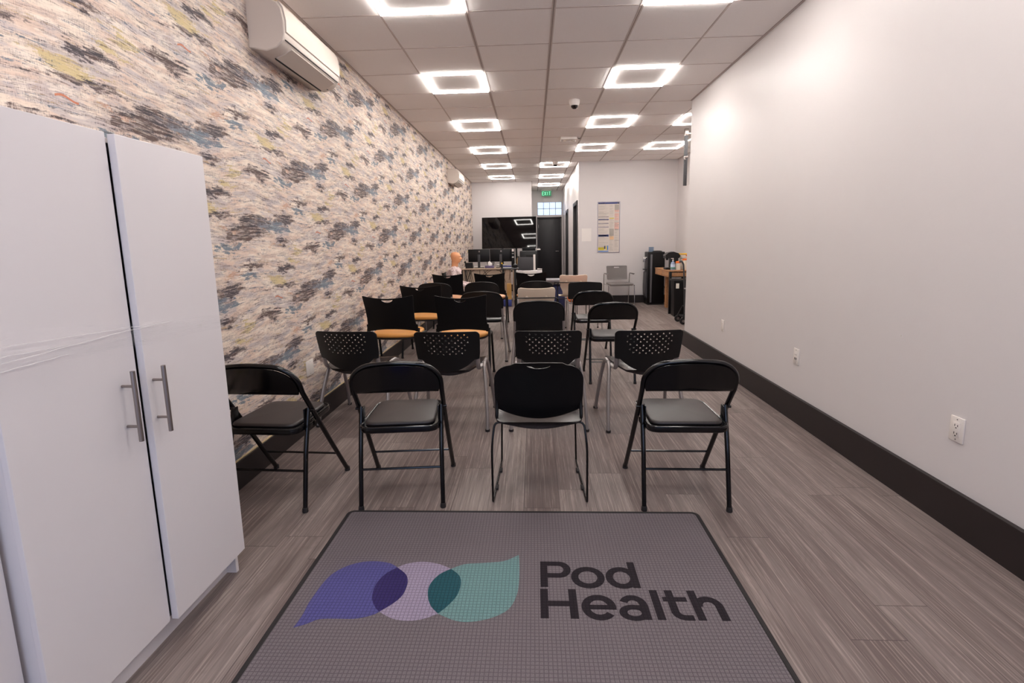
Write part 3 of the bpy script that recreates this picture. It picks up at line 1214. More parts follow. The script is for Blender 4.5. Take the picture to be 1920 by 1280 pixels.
def cc(name, r, g_, b_):
    return make_mat_cloth(name, rgb(r, g_, b_), rgb(r * .85, g_ * .85, b_ * .85))


flat('logo_leaf', [BT, L1L, BB], cc('mat_blue', 86, 84, 142), 'blue leaf of the mat logo')
flat('logo_leaf', [list(reversed(L1R)), list(reversed(L1L))], cc('mat_navy', 52, 42, 96), 'navy overlap of the mat logo')
flat('logo_leaf', [LT, L2L, LB, L1R], cc('mat_lavender', 158, 146, 168), 'lavender middle of the mat logo')
flat('logo_leaf', [list(reversed(L2R)), list(reversed(L2L))], cc('mat_deep_teal', 36, 82, 92), 'deep teal overlap of the mat logo')
flat('logo_leaf', [TT, TB, L2R], cc('mat_teal', 112, 146, 146), 'pale teal leaf of the mat logo')
ink = cc('mat_black', 38, 31, 37)


def ring_poly(cx, cy, a, b_, w, a0=0, a1=2 * PI, n=30, wy=None):
    """open or closed elliptic band as a polygon (list of quads)"""
    wy = wy or w
    out = []
    for k in range(n):
        p, q = a0 + (a1 - a0) * k / n, a0 + (a1 - a0) * (k + 1) / n
        out.append([(cx + a * math.cos(p), cy + b_ * math.sin(p)), (cx + a * math.cos(q), cy + b_ * math.sin(q)),
                    (cx + (a - w) * math.cos(q), cy + (b_ - wy) * math.sin(q)), (cx + (a - w) * math.cos(p), cy + (b_ - wy) * math.sin(p))])
    return out


def bar(x0, y0, x1, y1):
    return [[(x0, y0), (x1, y0), (x1, y1), (x0, y1)]]


def letter(quads):
    mb = MB()
    for i, q in enumerate(quads):
        if sum(q[k - 1][0] * q[k][1] - q[k][0] * q[k - 1][1] for k in range(4)) < 0:
            q = q[::-1]
        z0, z1 = ZP - .0008, ZP + .0007 + i * .000012
        mb.add([(x, y, z0) for x, y in q] + [(x, y, z1) for x, y in q], [(4, 5, 6, 7), (0, 1, 5, 4), (1, 2, 6, 5), (2, 3, 7, 6), (3, 0, 4, 7)])
    # orient consistently upward
    fs = []
    for f in mb.f:
        fs.append(f)
    mb.f = fs
    obj('letter', mb, ink, t, smooth=False)


W = .029
B1, B2 = 1.704, 1.546        # baselines
H1 = 1.854
letter(bar(.012, B1, .012 + W, H1) + bar(.03, H1 - .026, .088, H1) + bar(.03, 1.757, .088, 1.783) +
       ring_poly(.086, 1.8055, .0485, .0485, W, -PI / 2, PI / 2, 16, .026))
letter(ring_poly(.199, 1.761, .066, .062, W, wy=.026))
letter(ring_poly(.331, 1.761, .062, .062, W, wy=.026) + bar(.366, B1, .395, H1))
H2 = 1.693
letter(bar(.010, B2, .010 + W, H2) + bar(.116, B2, .116 + W, H2) + bar(.03, 1.605, .12, 1.631))
letter(ring_poly(.222, 1.602, .063, .062, W, 0, 1.78 * PI, 30, .026) + bar(.17, 1.592, .284, 1.613))
letter(ring_poly(.345, 1.578, .054, .038, W, wy=.021) + ring_poly(.348, 1.613, .051, .051, W, -.05, .86 * PI, 18, .024) +
       bar(.371, B2, .400, 1.615) + bar(.34, 1.594, .38, 1.614))
letter(bar(.420, B2, .449, H2))
letter(bar(.476, 1.580, .505, H2) + bar(.461, 1.636, .548, 1.658) +
       ring_poly(.524, 1.586, .048, .041, W, PI, 1.5 * PI, 10, .024) + bar(.522, 1.545, .549, 1.569))
letter(bar(.560, B2, .589, H2) + ring_poly(.619, 1.612, .051, .050, W, 0, PI, 18, .026) + bar(.641, B2, .670, 1.613))

# ------------------------------------------------------------------ chairs


def folding_chair():
    t = thing('folding_chair', '', 'chair')
    # front legs run up into the back frame as one bent tube
    w = .222
    bp_ = lambda x, v: (x, .045 - (v - .605) * .44, v)
    low = [(-.222, .455, .012), (-.218, .30, .235), (-.2155, .12, .50), (-.217, .045, .605)]
    left = fillet(low, [0, .05, .06, 0], 6)
    arc = [bp_(-.217 + .125 * (1 - math.cos(a)), .648 + .105 * math.sin(a)) for a in [k * PI / 22 for k in range(12)]]
    top = [bp_(x, .753 + .005 * (1 - (x / .09) ** 2)) for x in (-.06, -.03, 0)]
    half = [Vector(p) for p in left] + [Vector(p) for p in arc] + [Vector(p) for p in top]
    path = half + [Vector((-p.x, p.y, p.z)) for p in half[:-1][::-1]]
    frame = MB().tube(path, .0125, 12)
    obj('back_frame', frame, M['black_gloss'], t)
    for s in (-1, 1):
        l = MB().tube(fillet([(s * .205, .0, .012), (s * .203, .055, .30), (s * .203, .112, .505)], .05, 4), .0115, 12)
        lo = obj('leg', l, M['black_gloss'], t)
        f = MB().lathe([(.0140, 0), (.0150, .004), (.0135, .020), (.0122, .024)], (s * .205, -.001, 0), 14)
        obj('rubber_foot', f, M['rubber'], lo)
        f = MB().lathe([(.0145, 0), (.0155, .004), (.014, .020), (.0127, .024)], (s * .222, .455, 0), 14)
        obj('rubber_foot', f, M['rubber'], t)
        br = MB()
        br.box((s * .205 - .004, .075, .40), (s * .205 + .004, .155, .425), .003)
        br.tube([(s * .196, .112, .495), (s * .232, .112, .495)], .007, 10)
        br.box((s * .190 - .003, .085, .385), (s * .190 + .003, .125, .505), .002)
        obj('bracket', br, M['black_gloss'], t)
    # back panel, bowed
    ol = []
    hw, zt, zb = .210, .752, .600
    ol += [(-.203, zb), (.203, zb)]
    ol += [(hw, zb + .02)]
    for k in range(0, 9):
        a = k / 9 * PI / 2
        ol.append((hw - .12 + .12 * math.cos(a), zt - .107 + .101 * math.sin(a)))
    ol += [(.06, zt + .001), (-.06, zt + .001)]
    for k in range(8, -1, -1):
        a = k / 9 * PI / 2
        ol.append((-hw + .12 - .12 * math.cos(a), zt - .107 + .101 * math.sin(a)))
    ol += [(-hw, zb + .03)] if False else [(-hw, zb + .022)]
    _u = [(-hw, zb + .045), (-hw, zb + .03)]

    def fb(u, v, w_):
        y = .045 - (v - .60) * .44 - .012 + .0
        return (u, y - .022 * (1 - (u / hw) ** 2) + w_, v)
    obj('backrest', MB().plate(ol, fb, .010, sp=.025), M['black_gloss'], t)
    # seat pan and padded vinyl cushion
    def trap(e, y0, y1, r):
        pts = [(-.192 - e, y0 - e), (.192 + e, y0 - e), (.180 + e, y1 + e), (-.180 - e, y1 + e)]
        return [(p.x, p.y) for p in fillet([(x, y, 0) for x, y in pts], r, 7, closed=True)]
    pan = MB()
    cushion(pan, trap(.004, .005, .405, .06), .398, .430, 0, .008)
    tr = Matrix.Translation((0, 0, 0))
    pan.tube([(x, y, .428) for x, y in trap(.002, .005, .405, .06)], .006, 8, closed=True)
    obj('seat_pan', pan, M['black_gloss'], t)
    c = MB()
    cushion(c, trap(-.016, .008, .402, .055), .425, .449, .006, .012)
    obj('seat', c, M['vinyl'], t)
    obj('stretcher', MB().tube([(-.205, .035, .20), (.205, .035, .20)], .0062, 8), M['black_gloss'], t)
    obj('stretcher', MB().tube([(-.219, .37, .145), (.219, .37, .145)], .0062, 8), M['black_gloss'], t)
    return t


def smile(cx, cz, w, h, n=12):
    """handle slot: flat-ish top, rounded bottom"""
    return [(cx - w / 2 + w * k / n, cz + .15 * h * (1 - (2 * k / n - 1) ** 2) * -1) for k in range(n + 1)] + \
           [(cx + w / 2 - w * k / n, cz - h * (1 - (2 * k / n - 1) ** 2) ** .7) for k in range(1, n)]


def stack_chair():
    t = thing('stack_chair', '', 'chair')
    hw = .222
    ol = []
    zt = .755
    # bottom: convex curve
    for k in range(17):
        u = -1 + 2 * k / 16
        ol.append((u * .212, .482 - .048 * (1 - u * u)))
    ol += [(hw - .003, .50), (hw, .56), (hw, .62)]
    for k in range(1, 9):
        a = k / 9 * PI / 2
        ol.append((hw - .105 + .105 * math.cos(a), .640 + .098 * math.sin(a)))
    for u in (.6, .3, 0, -.3, -.6):
        ol.append((u * .19, .742 + .013 * (1 - u * u)))
    for k in range(8, 0, -1):
        a = k / 9 * PI / 2
        ol.append((-hw + .105 - .105 * math.cos(a), .640 + .098 * math.sin(a)))
    ol += [(-hw, .62), (-hw, .56), (-hw + .003, .50)]

    def fb(u, v, w_):
        return (u, .085 - (v - .44) * .34 - .040 * (1 - (u / hw) ** 2) + .02 * math.exp(-((.76 - v) / .03) ** 2) * -1 + w_, v)
    obj('backrest', MB().plate(ol, fb, .009, holes=[smile(0, .735, .115, .016)[::-1]], sp=.025), M['black_satin'], t)
    # seat: dished shell, rear edge drops in the middle
    ol = [(p.x, p.y) for p in fillet([(-.216, -.005, 0), (.216, -.005, 0), (.232, .42, 0), (-.232, .42, 0)], [.03, .03, .07, .07], 7, closed=True)]

    def fs(u, v, w_):
        rear = max(0, 1 - (v + .005) / .22)
        front = max(0, (v - .33) / .09)
        return (u, v - .030 * rear * (1 - (u / .22) ** 2), .432 - .026 * rear * (1 - (u / .22) ** 2) - .014 * (1 - (u / .23) ** 2) - .02 * front * front + .012 * rear + w_)
    obj('seat', MB().plate(ol, fs, .008, sp=.028), M['black_shell'], t)
    # side posts that carry the back from the seat
    for s in (-1, 1):
        p = MB().tube(fillet([(s * .212, .045, .60), (s * .213, .060, .50), (s * .214, .03, .437), (s * .208, .10, .42)], .03, 4), .009, 10)
        obj('back_post', p, M['black_satin'], t)
        path = [(s * .10, .075, .405), (s * .205, .075, .418), (s * .238, .0, .418), (s * .2385, .0, .006), (s * .225, .46, .006), (s * .212, .40, .405), (s * .12, .40, .405)]
        path = [(s * .09, .03, .398), (s * .225, .03, .425), (s * .240, .0, .30), (s * .240, -.005, .0065), (s * .225, .475, .0065), (s * .212, .395, .37), (s * .205, .385, .405), (s * .09, .385, .405)]
        obj('leg', MB().tube(fillet(path, [0, .035, .05, .012, .02, .02, .02, 0], 6), .0058, 10), M['black_gloss'], t)
        for q in (.12, .32):
            g_ = MB().box((s * (.2355 - .012 * q / .3) - .009, q, .002), (s * (.2355 - .012 * q / .3) + .009, q + .045, .014), .003)
            obj('glide', g_, M['rubber'], t)
    return t


def silver_leg(t, s, xr=.262, m='silver', seat_z=.44):
    """arched side leg: rear and front legs meeting at a bend beside the seat"""
    path = [(s * (xr + .004), .0, .004), (s * (xr + .002), .03, .12), (s * (xr - .012), .10, .30), (s * (xr - .028), .16, .425), (s * (xr - .03), .21, .447),
            (s * (xr - .03), .30, .447), (s * (xr - .026), .35, .425), (s * (xr - .012), .41, .30), (s * (xr + .004), .475, .11), (s * (xr + .012), .505, .004)]
    rear = MB().tube(fillet(path[:6], .05, 5), .0145, 12, sq=(.9, 1.2))
    front = MB().tube(fillet(path[4:], .05, 5), .0145, 12, sq=(.9, 1.2))
    for nm, mb_, p in (('leg', rear, path[0]), ('leg', front, path[-1])):
        o = obj(nm, mb_, M[m], t)
        obj('rubber_foot', MB().lathe([(.0165, 0), (.0175, .004), (.0165, .016)], (p[0], p[1], 0), 12), M['rubber'], o)
    obj('crossbar', MB().tube([(s * (xr - .03), .25, .440), (s * .06, .25, .428)], .009, 8), M[m], t)


def perforated_chair():
    t = thing('perforated_chair', '', 'chair')
    hw = .228
    ol = []
    for k in range(21):
        u = -1 + 2 * k / 20
        ol.append((u * .185, .515 - .085 * (1 - abs(u) ** 2.2)))
    ol += [(.200, .515), (.219, .520), (hw - .004, .56), (hw, .64)]
    for k in range(1, 7):
        a = k / 7 * PI / 2
        ol.append((hw + .002 - .035 + .035 * math.cos(a), .69 + .033 * math.sin(a)))
    for u in (.66, .33, 0, -.33, -.66):
        ol.append((u * .19, .723 + .003 * (1 - u * u)))
    for k in range(6, 0, -1):
        a = k / 7 * PI / 2
        ol.append((-hw - .002 + .035 - .035 * math.cos(a), .69 + .033 * math.sin(a)))
    ol += [(-hw, .64), (-hw + .004, .56), (-.219, .520), (-.200, .515)]
    rnd = random.Random(5)
    holes = []
    for j in range(8):
        z = .703 - j * .0185
        n = 8 if j % 2 else 7
        for i in range(n):
            x = (i - (n - 1) / 2) * .0425
            if abs(x) > .150 - (.0 if j < 4 else .015):
                continue
            zz = z - .010 * (1 - (x / .15) ** 2) * (1 if j > 3 else .2)
            a0 = rnd.uniform(0, 2 * PI)
            rr = .0078
            holes.append([(x + rr * math.cos(a0 + q * 2 * PI / 3), zz + rr * math.sin(a0 + q * 2 * PI / 3)) for q in range(3)])

    def fb(u, v, w_):
        return (u, .06 - (v - .45) * .25 - .048 * (1 - (u / hw) ** 2) + w_, v)
    obj('backrest', MB().plate(ol, fb, .008, holes=holes, sp=.028), M['black_plastic'], t)
    ol = [(p.x, p.y) for p in fillet([(-.20, .06, 0), (.20, .06, 0), (.222, .47, 0), (-.222, .47, 0)], [.06, .06, .08, .08], 7, closed=True)]

    def fs(u, v, w_):
        rear = max(0, 1 - (v - .06) / .16)
        front = max(0, (v - .36) / .11)
        return (u, v - .055 * rear * (1 - (u / .2) ** 2), .447 - .050 * rear * (1 - (u / .2) ** 2) - .012 * (1 - (u / .22) ** 2) - .022 * front * front + .016 * rear + w_)
    obj('seat', MB().plate(ol, fs, .012, sp=.028), M['black_shell'], t)
    for s in (-1, 1):
        p = MB().tube(fillet([(s * .207, .035, .60), (s * .205, .047, .50), (s * .205, .075, .435), (s * .215, .20, .436)], .04, 5), .0160, 12, sq=(1, .75))
        obj('back_post', p, M['silver'], t)
        silver_leg(t, s)
    return t


def cafe_chair(seatmat='tan'):
    t = thing('cafe_chair', '', 'chair')
    ol = []
    # bottom edge arches upward in the middle, tabs at the sides
    ol += [(-.245, .50), (-.222, .50)]
    for k in range(15):
        u = -1 + 2 * k / 14
        ol.append((u * .215, .508 + .022 * (1 - u * u)))
    ol += [(.222, .50), (.245, .50), (.245, .572), (.232, .576), (.226, .64), (.229, .74), (.238, .852), (.232, .856)]
    for k in range(1, 12):
        u = 1 - 2 * k / 12
        ol.append((u * .232, .829 + .027 * abs(u) ** 1.8))
    ol += [(-.232, .856), (-.238, .852), (-.229, .74), (-.226, .64), (-.232, .576), (-.245, .572)]

    def fb(u, v, w_):
        return (u, .10 - (v - .5) * .33 - .035 * (1 - (u / .24) ** 2) + w_, v)
    obj('backrest', MB().plate(ol, fb, .009, holes=[smile(0, .818, .110, .026)[::-1]], sp=.028), M['black_satin'], t)
    c = MB()
    cushion(c, superell(0, .285, .235, .225, 3.2, 44), .440, .482, .008, .018)
    obj('seat', c, M[seatmat], t)
    c = MB()
    cushion(c, superell(0, .285, .225, .215, 3.2, 44), .424, .442, 0, .006)
    obj('seat_base', c, M['black_plastic'], t)
    for s in (-1, 1):
        path = [(s * .248, .0, .006), (s * .248, .085, .505), (s * .248, .12, .46), (s * .248, .40, .452), (s * .252, .50, .006)]
        rear = MB().tube([(s * .252, .0, .006), (s * .247, .065, .30), (s * .245, .112, .53)], .0115, 12)
        front = MB().tube(fillet([(s * .246, .085, .462), (s * .246, .395, .452), (s * .254, .50, .006)], .06, 6), .0115, 12)
        for mb_, p in ((rear, (s * .252, .0)), (front, (s * .254, .50))):
            o = obj('leg', mb_, M['black_satin'], t)
            obj('rubber_foot', MB().lathe([(.014, 0), (.015, .004), (.013, .025)], (p[0], p[1], 0), 12), M['rubber'], o)
    obj('crossbar', MB().tube([(-.246, .20, .446), (.246, .20, .446)], .009, 8), M['black_satin'], t)
    obj('crossbar', MB().tube([(-.246, .36, .443), (.246, .36, .443)], .009, 8), M['black_satin'], t)
    return t


def rounded_chair():
    t = thing('rounded_chair', '', 'chair')
    hw = .232
    ol = [(p.x, p.y) for p in fillet([(-.225, .505, 0), (.225, .505, 0), (hw, .765, 0), (0, .800, 0), (-hw, .765, 0)], [.04, .04, .10, .30, .10], 8, closed=True)]

    def fb(u, v, w_):
        return (u, .06 - (v - .45) * .22 - .05 * (1 - (u / hw) ** 2) + w_, v)
    obj('backrest', MB().plate(ol, fb, .014, sp=.03), M['black_plastic'], t)
    edge = [fb(x, z, 0) for x, z in ol]
    obj('piping', MB().tube(edge, .009, 8, closed=True), M['black_satin'], t)
    c = MB()
    ol = [(p.x, p.y) for p in fillet([(-.215, .08, 0), (.215, .08, 0), (.225, .49, 0), (-.225, .49, 0)], .07, 7, closed=True)]
    cushion(c, ol, .430, .470, .006, .014)
    obj('seat', c, M['black_plastic'], t)
    for s in (-1, 1):
        p = MB().tube(fillet([(s * .222, .022, .60), (s * .224, .045, .50), (s * .222, .085, .435), (s * .226, .20, .436)], .04, 5), .0150, 12, sq=(1, .8))
        obj('back_post', p, M['silver'], t)
        silver_leg(t, s, .258)
    return t


def shell_chair():
    t = thing('shell_chair', '', 'chair')
    # one-piece shell: parametric sheet, back sweeping into the seat
    prof = [(-.045, .795), (-.035, .77), (.0, .70), (.045, .62), (.075, .54), (.10, .48), (.16, .445), (.26, .435), (.38, .445), (.45, .435), (.475, .41)]
    wid = [.205, .215, .212, .200, .165, .160, .195, .215, .215, .205, .19]
    P = [Vector((0, y, z)) for y, z in prof]
    n = 14
    vs = []
    th = .009
    for side in (0, 1):
        for i, p in enumerate(P):
            a = P[max(0, i - 1)]
            c = P[min(len(P) - 1, i + 1)]
            tg = (c - a).normalized()
            nr = Vector((0, -tg.z, tg.y))
            for k in range(n + 1):
                u = -1 + 2 * k / n
                dip = .018 * (u * u) if i < 5 else -.012 * u * u
                zz = .016 * abs(u) ** 3 if i == 0 else 0
                if i == 0 and abs(u) > .92:
                    zz -= .014
                q = p + Vector((u * wid[i], 0, 0)) + nr * (th * side) + Vector((0, dip * 1.4 if i < 5 else 0, (zz if i == 0 else 0) - (dip if i >= 5 else 0)))
                vs.append(q)
    m = n + 1
    L = len(P) * m
    fs = []
    for i in range(len(P) - 1):
        for k in range(n):
            a = i * m + k
            fs.append((a, a + 1, a + m + 1, a + m))
            fs.append((L + a, L + a + m, L + a + m + 1, L + a + 1))
    for i in range(len(P) - 1):
        a = i * m
        fs.append((a, a + m, L + a + m, L + a))
        a = i * m + n
        fs.append((a, L + a, L + a + m, a + m))
    for k in range(n):
        fs.append((k, L + k, L + k + 1, k + 1))
        a = (len(P) - 1) * m + k
        fs.append((a, a + 1, L + a + 1, L + a))
    obj('shell', MB().add(vs, fs), M['white_shell'], t, angle=60)
    fr = MB()
    fr.tube(fillet([(-.245, .03, .45), (-.245, -.015, .688), (.245, -.015, .688), (.245, .03, .45)], .035, 6), .0065, 10)
    obj('back_bar', fr, M['black_gloss'], t)
    for x in (-.11, .11):
        bt = MB().lathe([(.014, 0), (.016, .004), (.012, .012)], M=Matrix.Translation((x, -.004, .695)) @ Matrix.Rotation(PI / 2, 4, 'X'), n=14)
        obj('button', bt, M['white_shell'], t)
    for s in (-1, 1):
        for y in (0, 1):
            mb_ = MB().tube(fillet([(s * .245, .03, .46), (s * .245, .0, .008)] if not y else [(s * .245, .03, .45), (s * .235, .40, .43), (s * .245, .46, .008)], .05, 5), .007, 10)
            o = obj('leg', mb_, M['black_gloss'], t)
            obj('glide', MB().lathe([(.010, 0), (.011, .01)], (s * .245, .46 if y else 0, 0), 10), M['rubber'], o)
    obj('crossbar', MB().tube([(-.243, .1, .425), (.243, .1, .425)], .0065, 8), M['black_gloss'], t)
    return t


def padded_chair():
    t = thing('padded_chair', '', 'chair')
    hw = .235
    ol = [(p.x, p.y) for p in fillet([(-.240, .50, 0), (.240, .50, 0), (hw, .735, 0), (0, .755, 0), (-hw, .735, 0)], [.02, .02, .03, .2, .03], 6, closed=True)]

    def fb(u, v, w_):
        return (u, .06 - (v - .45) * .22 - .02 * (1 - (u / hw) ** 2) + w_, v)
    obj('backrest', MB().plate(ol, fb, .028, sp=.04), M['black_fabric'], t)
    c = MB()
    cushion(c, [(p.x, p.y) for p in fillet([(-.22, .07, 0), (.22, .07, 0), (.225, .49, 0), (-.225, .49, 0)], .06, 7, closed=True)], .448, .492, .008, .016)
    obj('seat', c, M['orange'], t)
    c = MB()
    cushion(c, [(p.x, p.y) for p in fillet([(-.23, .06, 0), (.23, .06, 0), (.235, .50, 0), (-.235, .50, 0)], .05, 7, closed=True)], .43, .449, 0, .006)
    obj('seat_pan', c, M['silver'], t)
    for s in (-1, 1):
        obj('back_post', MB().tube([(s * .19, .04, .56), (s * .19, .08, .435)], .010, 8), M['silver'], t)
        for y0_, y1_ in ((.08, .0), (.44, .50)):
            o = obj('leg', MB().tube([(s * .232, y0_, .44), (s * .245, y1_, .004)], .0105, 10), M['silver'], t)
            obj('rubber_foot', MB().lathe([(.012, 0), (.013, .02)], (s * .245, y1_, 0), 10), M['rubber'], o)
    return t


def guest_chair():
    t = thing('guest_chair', '', 'chair')
    ol = [(p.x, p.y) for p in fillet([(-.205, .52, 0), (.205, .52, 0), (.212, .80, 0), (-.212, .80, 0)], .02, 6, closed=True)]

    def fb(u, v, w_):
        return (u, .07 - (v - .5) * .22 + .02 * (u / .21) ** 2 + w_, v)
    obj('backrest', MB().plate(ol, fb, .012, holes=[rrect(-.055, .755, .055, .778, .008)], sp=.04), M['grey_shell'], t)
    c = MB()
    cushion(c, [(p.x, p.y) for p in fillet([(-.225, .06, 0), (.225, .06, 0), (.235, .48, 0), (-.235, .48, 0)], .04, 6, closed=True)], .425, .470, .006, .014)
    obj('seat', c, M['grey_shell'], t)
    for s in (-1, 1):
        fr = MB().tube(fillet([(s * .262, -.01, .006), (s * .262, .04, .645), (s * .262, .36, .645)], .03, 5), .0085, 10)
        obj('leg', fr, M['chrome'], t)
        obj('leg', MB().tube([(s * .255, .44, .43), (s * .262, .47, .006)], .0085, 10), M['chrome'], t)
        obj('armrest', MB().box((s * .262 - .02, .12, .648), (s * .262 + .02, .37, .664), .006), M['grey_shell'], t)
        obj('seat_rail', MB().tube([(s * .255, .03, .43), (s * .255, .45, .43)], .0085, 8), M['chrome'], t)
    return t


F0 = folding_chair()
S0 = stack_chair()
P0 = perforated_chair()
C0 = cafe_chair()
R0 = rounded_chair()
W0 = shell_chair()
O0 = padded_chair()
G0 = guest_chair()


def put(proto, items, group=None):
    for i, (x, y, rz, label) in enumerate(items):
        if i == 0:
            proto.location = (x, y, 0)
            proto.rotation_euler = (0, 0, R(rz))
            proto['label'] = label
            if group:
                proto['group'] = group
        else:
            dup(proto, label, (x, y, 0), R(rz), group)


put(F0, [(-1.366, 2.243, -3, 'black folding chair in front row beside the white wardrobe, partly cut off'),
         (-.677, 2.267, 5, 'black folding chair in front row between the wardrobe-side chair and the centre one'),
         (.736, 2.259, -1, 'black folding chair in front row, rightmost, by the mat corner'),
         (.722, 4.42, 0, 'black folding chair behind the rightmost perforated chair'),
         (.665, 5.46, 1, 'black folding chair farthest back, in front of the orange-seated chair')], 'black metal folding chairs')
put(S0, [(.018, 2.330, 0, 'black rounded-back plastic chair on wire sled legs, centre of front row')])
put(P0, [(-1.335, 3.345, -6, 'black perforated-back chair in second row against the wallpapered wall'),
         (-.605, 3.285, -1, 'black perforated-back chair in second row, second from the left'),
         (.095, 3.28, 0, 'black perforated-back chair directly behind the centre front-row chair'),
         (.772, 3.265, 2, 'black perforated-back chair in second row, rightmost')], 'black perforated chairs in the second row')
put(C0, [(-1.345, 4.42, -1, 'black high-back chair with tan seat, third row nearest the wallpapered wall'),
         (-.665, 4.37, 1, 'black high-back chair with tan seat, third row beside the aisle-side rounded chair'),
         (-1.29, 5.50, 0, 'black high-back chair with tan seat, fourth row by the wallpaper'),
         (-1.32, 7.45, 0, 'black high-back chair in front of the seated mannequin'),
         (-.68, 7.50, 0, 'black high-back chair in back row before the beige desk'),
         (-.04, 7.60, 0, 'black high-back chair in back row before the white table, slot showing white')], 'black high-back chairs')
for _o in [o for o in bpy.data.objects if o.get('label', '') in ('black high-back chair in front of the seated mannequin', 'black high-back chair in back row before the beige desk')]:
    for _c in _o.children:
        if _c.name.split('.')[0] == 'seat':
            _c.data = _c.data.copy()
            _c.data.materials[0] = M['tan_pale']
put(R0, [(.045, 4.40, 0, 'black rounded chair with silver legs behind the third perforated chair'),
         (-.575, 5.30, 0, 'black rounded chair with silver legs overlapping the second tan-seated chair'),
         (-1.345, 6.55, -1, 'black rounded chair behind the fourth-row high-back chair by the wallpaper'),
         (-.71, 6.60, 0, 'black rounded chair in the middle of the row before the desk'),
         (.035, 6.60, 0, 'black rounded chair just behind the nearer cream shell chair')], 'black rounded chairs with silver legs')
put(W0, [(.03, 5.52, 0, 'cream shell chair nearer the viewer, in the centre column'),
         (.615, 7.55, 0, 'cream shell chair farther back, beside the grey side table')], 'cream shell chairs')
put(O0, [(.725, 6.88, 0, 'black padded-back chair with orange seat, right column')])
put(G0, [(1.70, 10.12, 180 + 4, 'grey armchair with chrome frame facing the viewer against the poster wall')])

# ------------------------------------------------------------------ television


def place(o, loc, rx=0, ry=0, rz=0):
    o.location = loc
    o.rotation_euler = (rx, ry, rz)


t = thing('television', 'large black flat television on a stand before the back wall', 'television', (-.615, 12.6, 0))
tw, th_, zc = .697, .400, 1.555
TM = Matrix.Translation((0, 0, zc)) @ Matrix.Rotation(R(-3.5), 4, 'Z') @ Matrix.Rotation(R(-7.0), 4, 'X')
obj('casing', MB().box((-tw, -.004, -th_), (tw, .028, th_), .004, M=TM), M['black_satin'], t)
# slightly bowed glass panel
vs, fs = [], []
nx, nz_ = 24, 12
for i in range(nx + 1):
    for j in range(nz_ + 1):
        x = (-1 + 2 * i / nx) * (tw - .006)
        z = (-1 + 2 * j / nz_) * (th_ - .008)
        vs.append((x, -.0055 - .002 * (1 - (x / tw) ** 2), z))
for i in range(nx):
    for j in range(nz_):
        a = i * (nz_ + 1) + j
        fs.append((a, a + nz_ + 1, a + nz_ + 2, a + 1))
obj('screen', MB().add(vs, fs, M=TM), M['screen'], t, angle=60)
st = MB()
for x in (-.18, .18):
    st.box((x - .025, .05, .05), (x + .025, .08, 1.75), .004)
st.box((-.25, .03, 1.45), (.25, .05, 1.70), .004)
st.box((-.25, .045, .55), (.25, .085, .60), .004)
st.box((-.45, -.25, .05), (-.40, .35, .09), .004)
st.box((.40, -.25, .05), (.45, .35, .09), .004)
st.box((-.45, .04, .05), (.45, .09, .09), .004)
obj('stand', st, M['black_satin'], t)
for x in (-.425, .425):
    for y in (-.2, .3):
        wh = MB().lathe([(.03, -.015), (.03, .015)], M=Matrix.Translation((x, y, .03)) @ Matrix.Rotation(PI / 2, 4, 'Y'), n=16)
        obj('caster', wh, M['rubber'], t)

# ------------------------------------------------------------------ beige desk and the things on it
DZT = .752
t = thing('desk', 'beige office desk with modesty panel and tangled cables, by the wallpapered wall', 'desk')
obj('desktop', MB().box((-1.62, 10.86, DZT - .028), (-.42, 11.56, DZT), .004), M['desk_wood'], t)
obj('modesty_panel', MB().box((-1.50, 10.92, .12), (-.50, 10.94, DZT - .028)), M['desk_wood'], t)
for x in (-1.58, -.47):
    obj('side_panel', MB().box((x, 10.90, 0), (x + .025, 11.50, DZT - .028)), M['desk_wood'], t)
cb = MB()
rnd = random.Random(3)
for i in range(11):
    x = -1.50 + i * .095 + rnd.uniform(-.03, .03)
    x2 = x + rnd.uniform(-.2, .2)
    q = rnd.uniform(.3, .6)
    cb.tube(fillet([(x, 10.88, DZT - .04), (x, 10.853, DZT - .045), ((x + x2) / 2, 10.86, q + rnd.uniform(0, .2)), (x2, 10.88, q)], .05, 5), .005, 6)
for i in range(4):
    x = -1.48 + i * .04
    cb.tube(fillet([(x - .05, 10.851, DZT - .03), (x, 10.86, .5), (x + .08, 10.87, .05 + .02 * i)], .1, 6), .006, 6)
obj('cable', cb, M['dark'], t)
dr = MB().box((-1.38, 10.70, .30), (-1.12, 10.90, .33), .004)
obj('power_strip', dr, M['black_plastic'], t)


def monitor(label, x, y, z, w=.50, h=.285, name='computer_monitor', neck=True):
    t = thing(name, label, 'monitor', (x, y, z))
    obj('casing', MB().box((-w / 2, -.012, .135), (w / 2, .022, .135 + h), .006), M['black_satin'], t)
    obj('screen', MB().box((-w / 2 + .01, .022, .145), (w / 2 - .01, .0235, .125 + h)), M['screen'], t)
    if neck:
        obj('neck', MB().box((-.028, -.032, .01), (.028, -.012, .30), .005), M['slate'], t)
        obj('foot', MB().box((-.11, -.05, 0.0005), (.11, .09, .012), .005), M['black_satin'], t)
        obj('emblem', MB().lathe([(.018, 0), (.018, .001)], M=Matrix.Translation((.01, -.0125, .37)) @ Matrix.Rotation(PI / 2, 4, 'X'), n=16), M['steel'], t)
    return t


monitor('black monitor seen from behind, left of the two on the beige desk', -1.225, 11.02, DZT, .485, .285)
monitor('black monitor seen from behind, right of the two on the beige desk', -.735, 11.05, DZT, .485, .285)

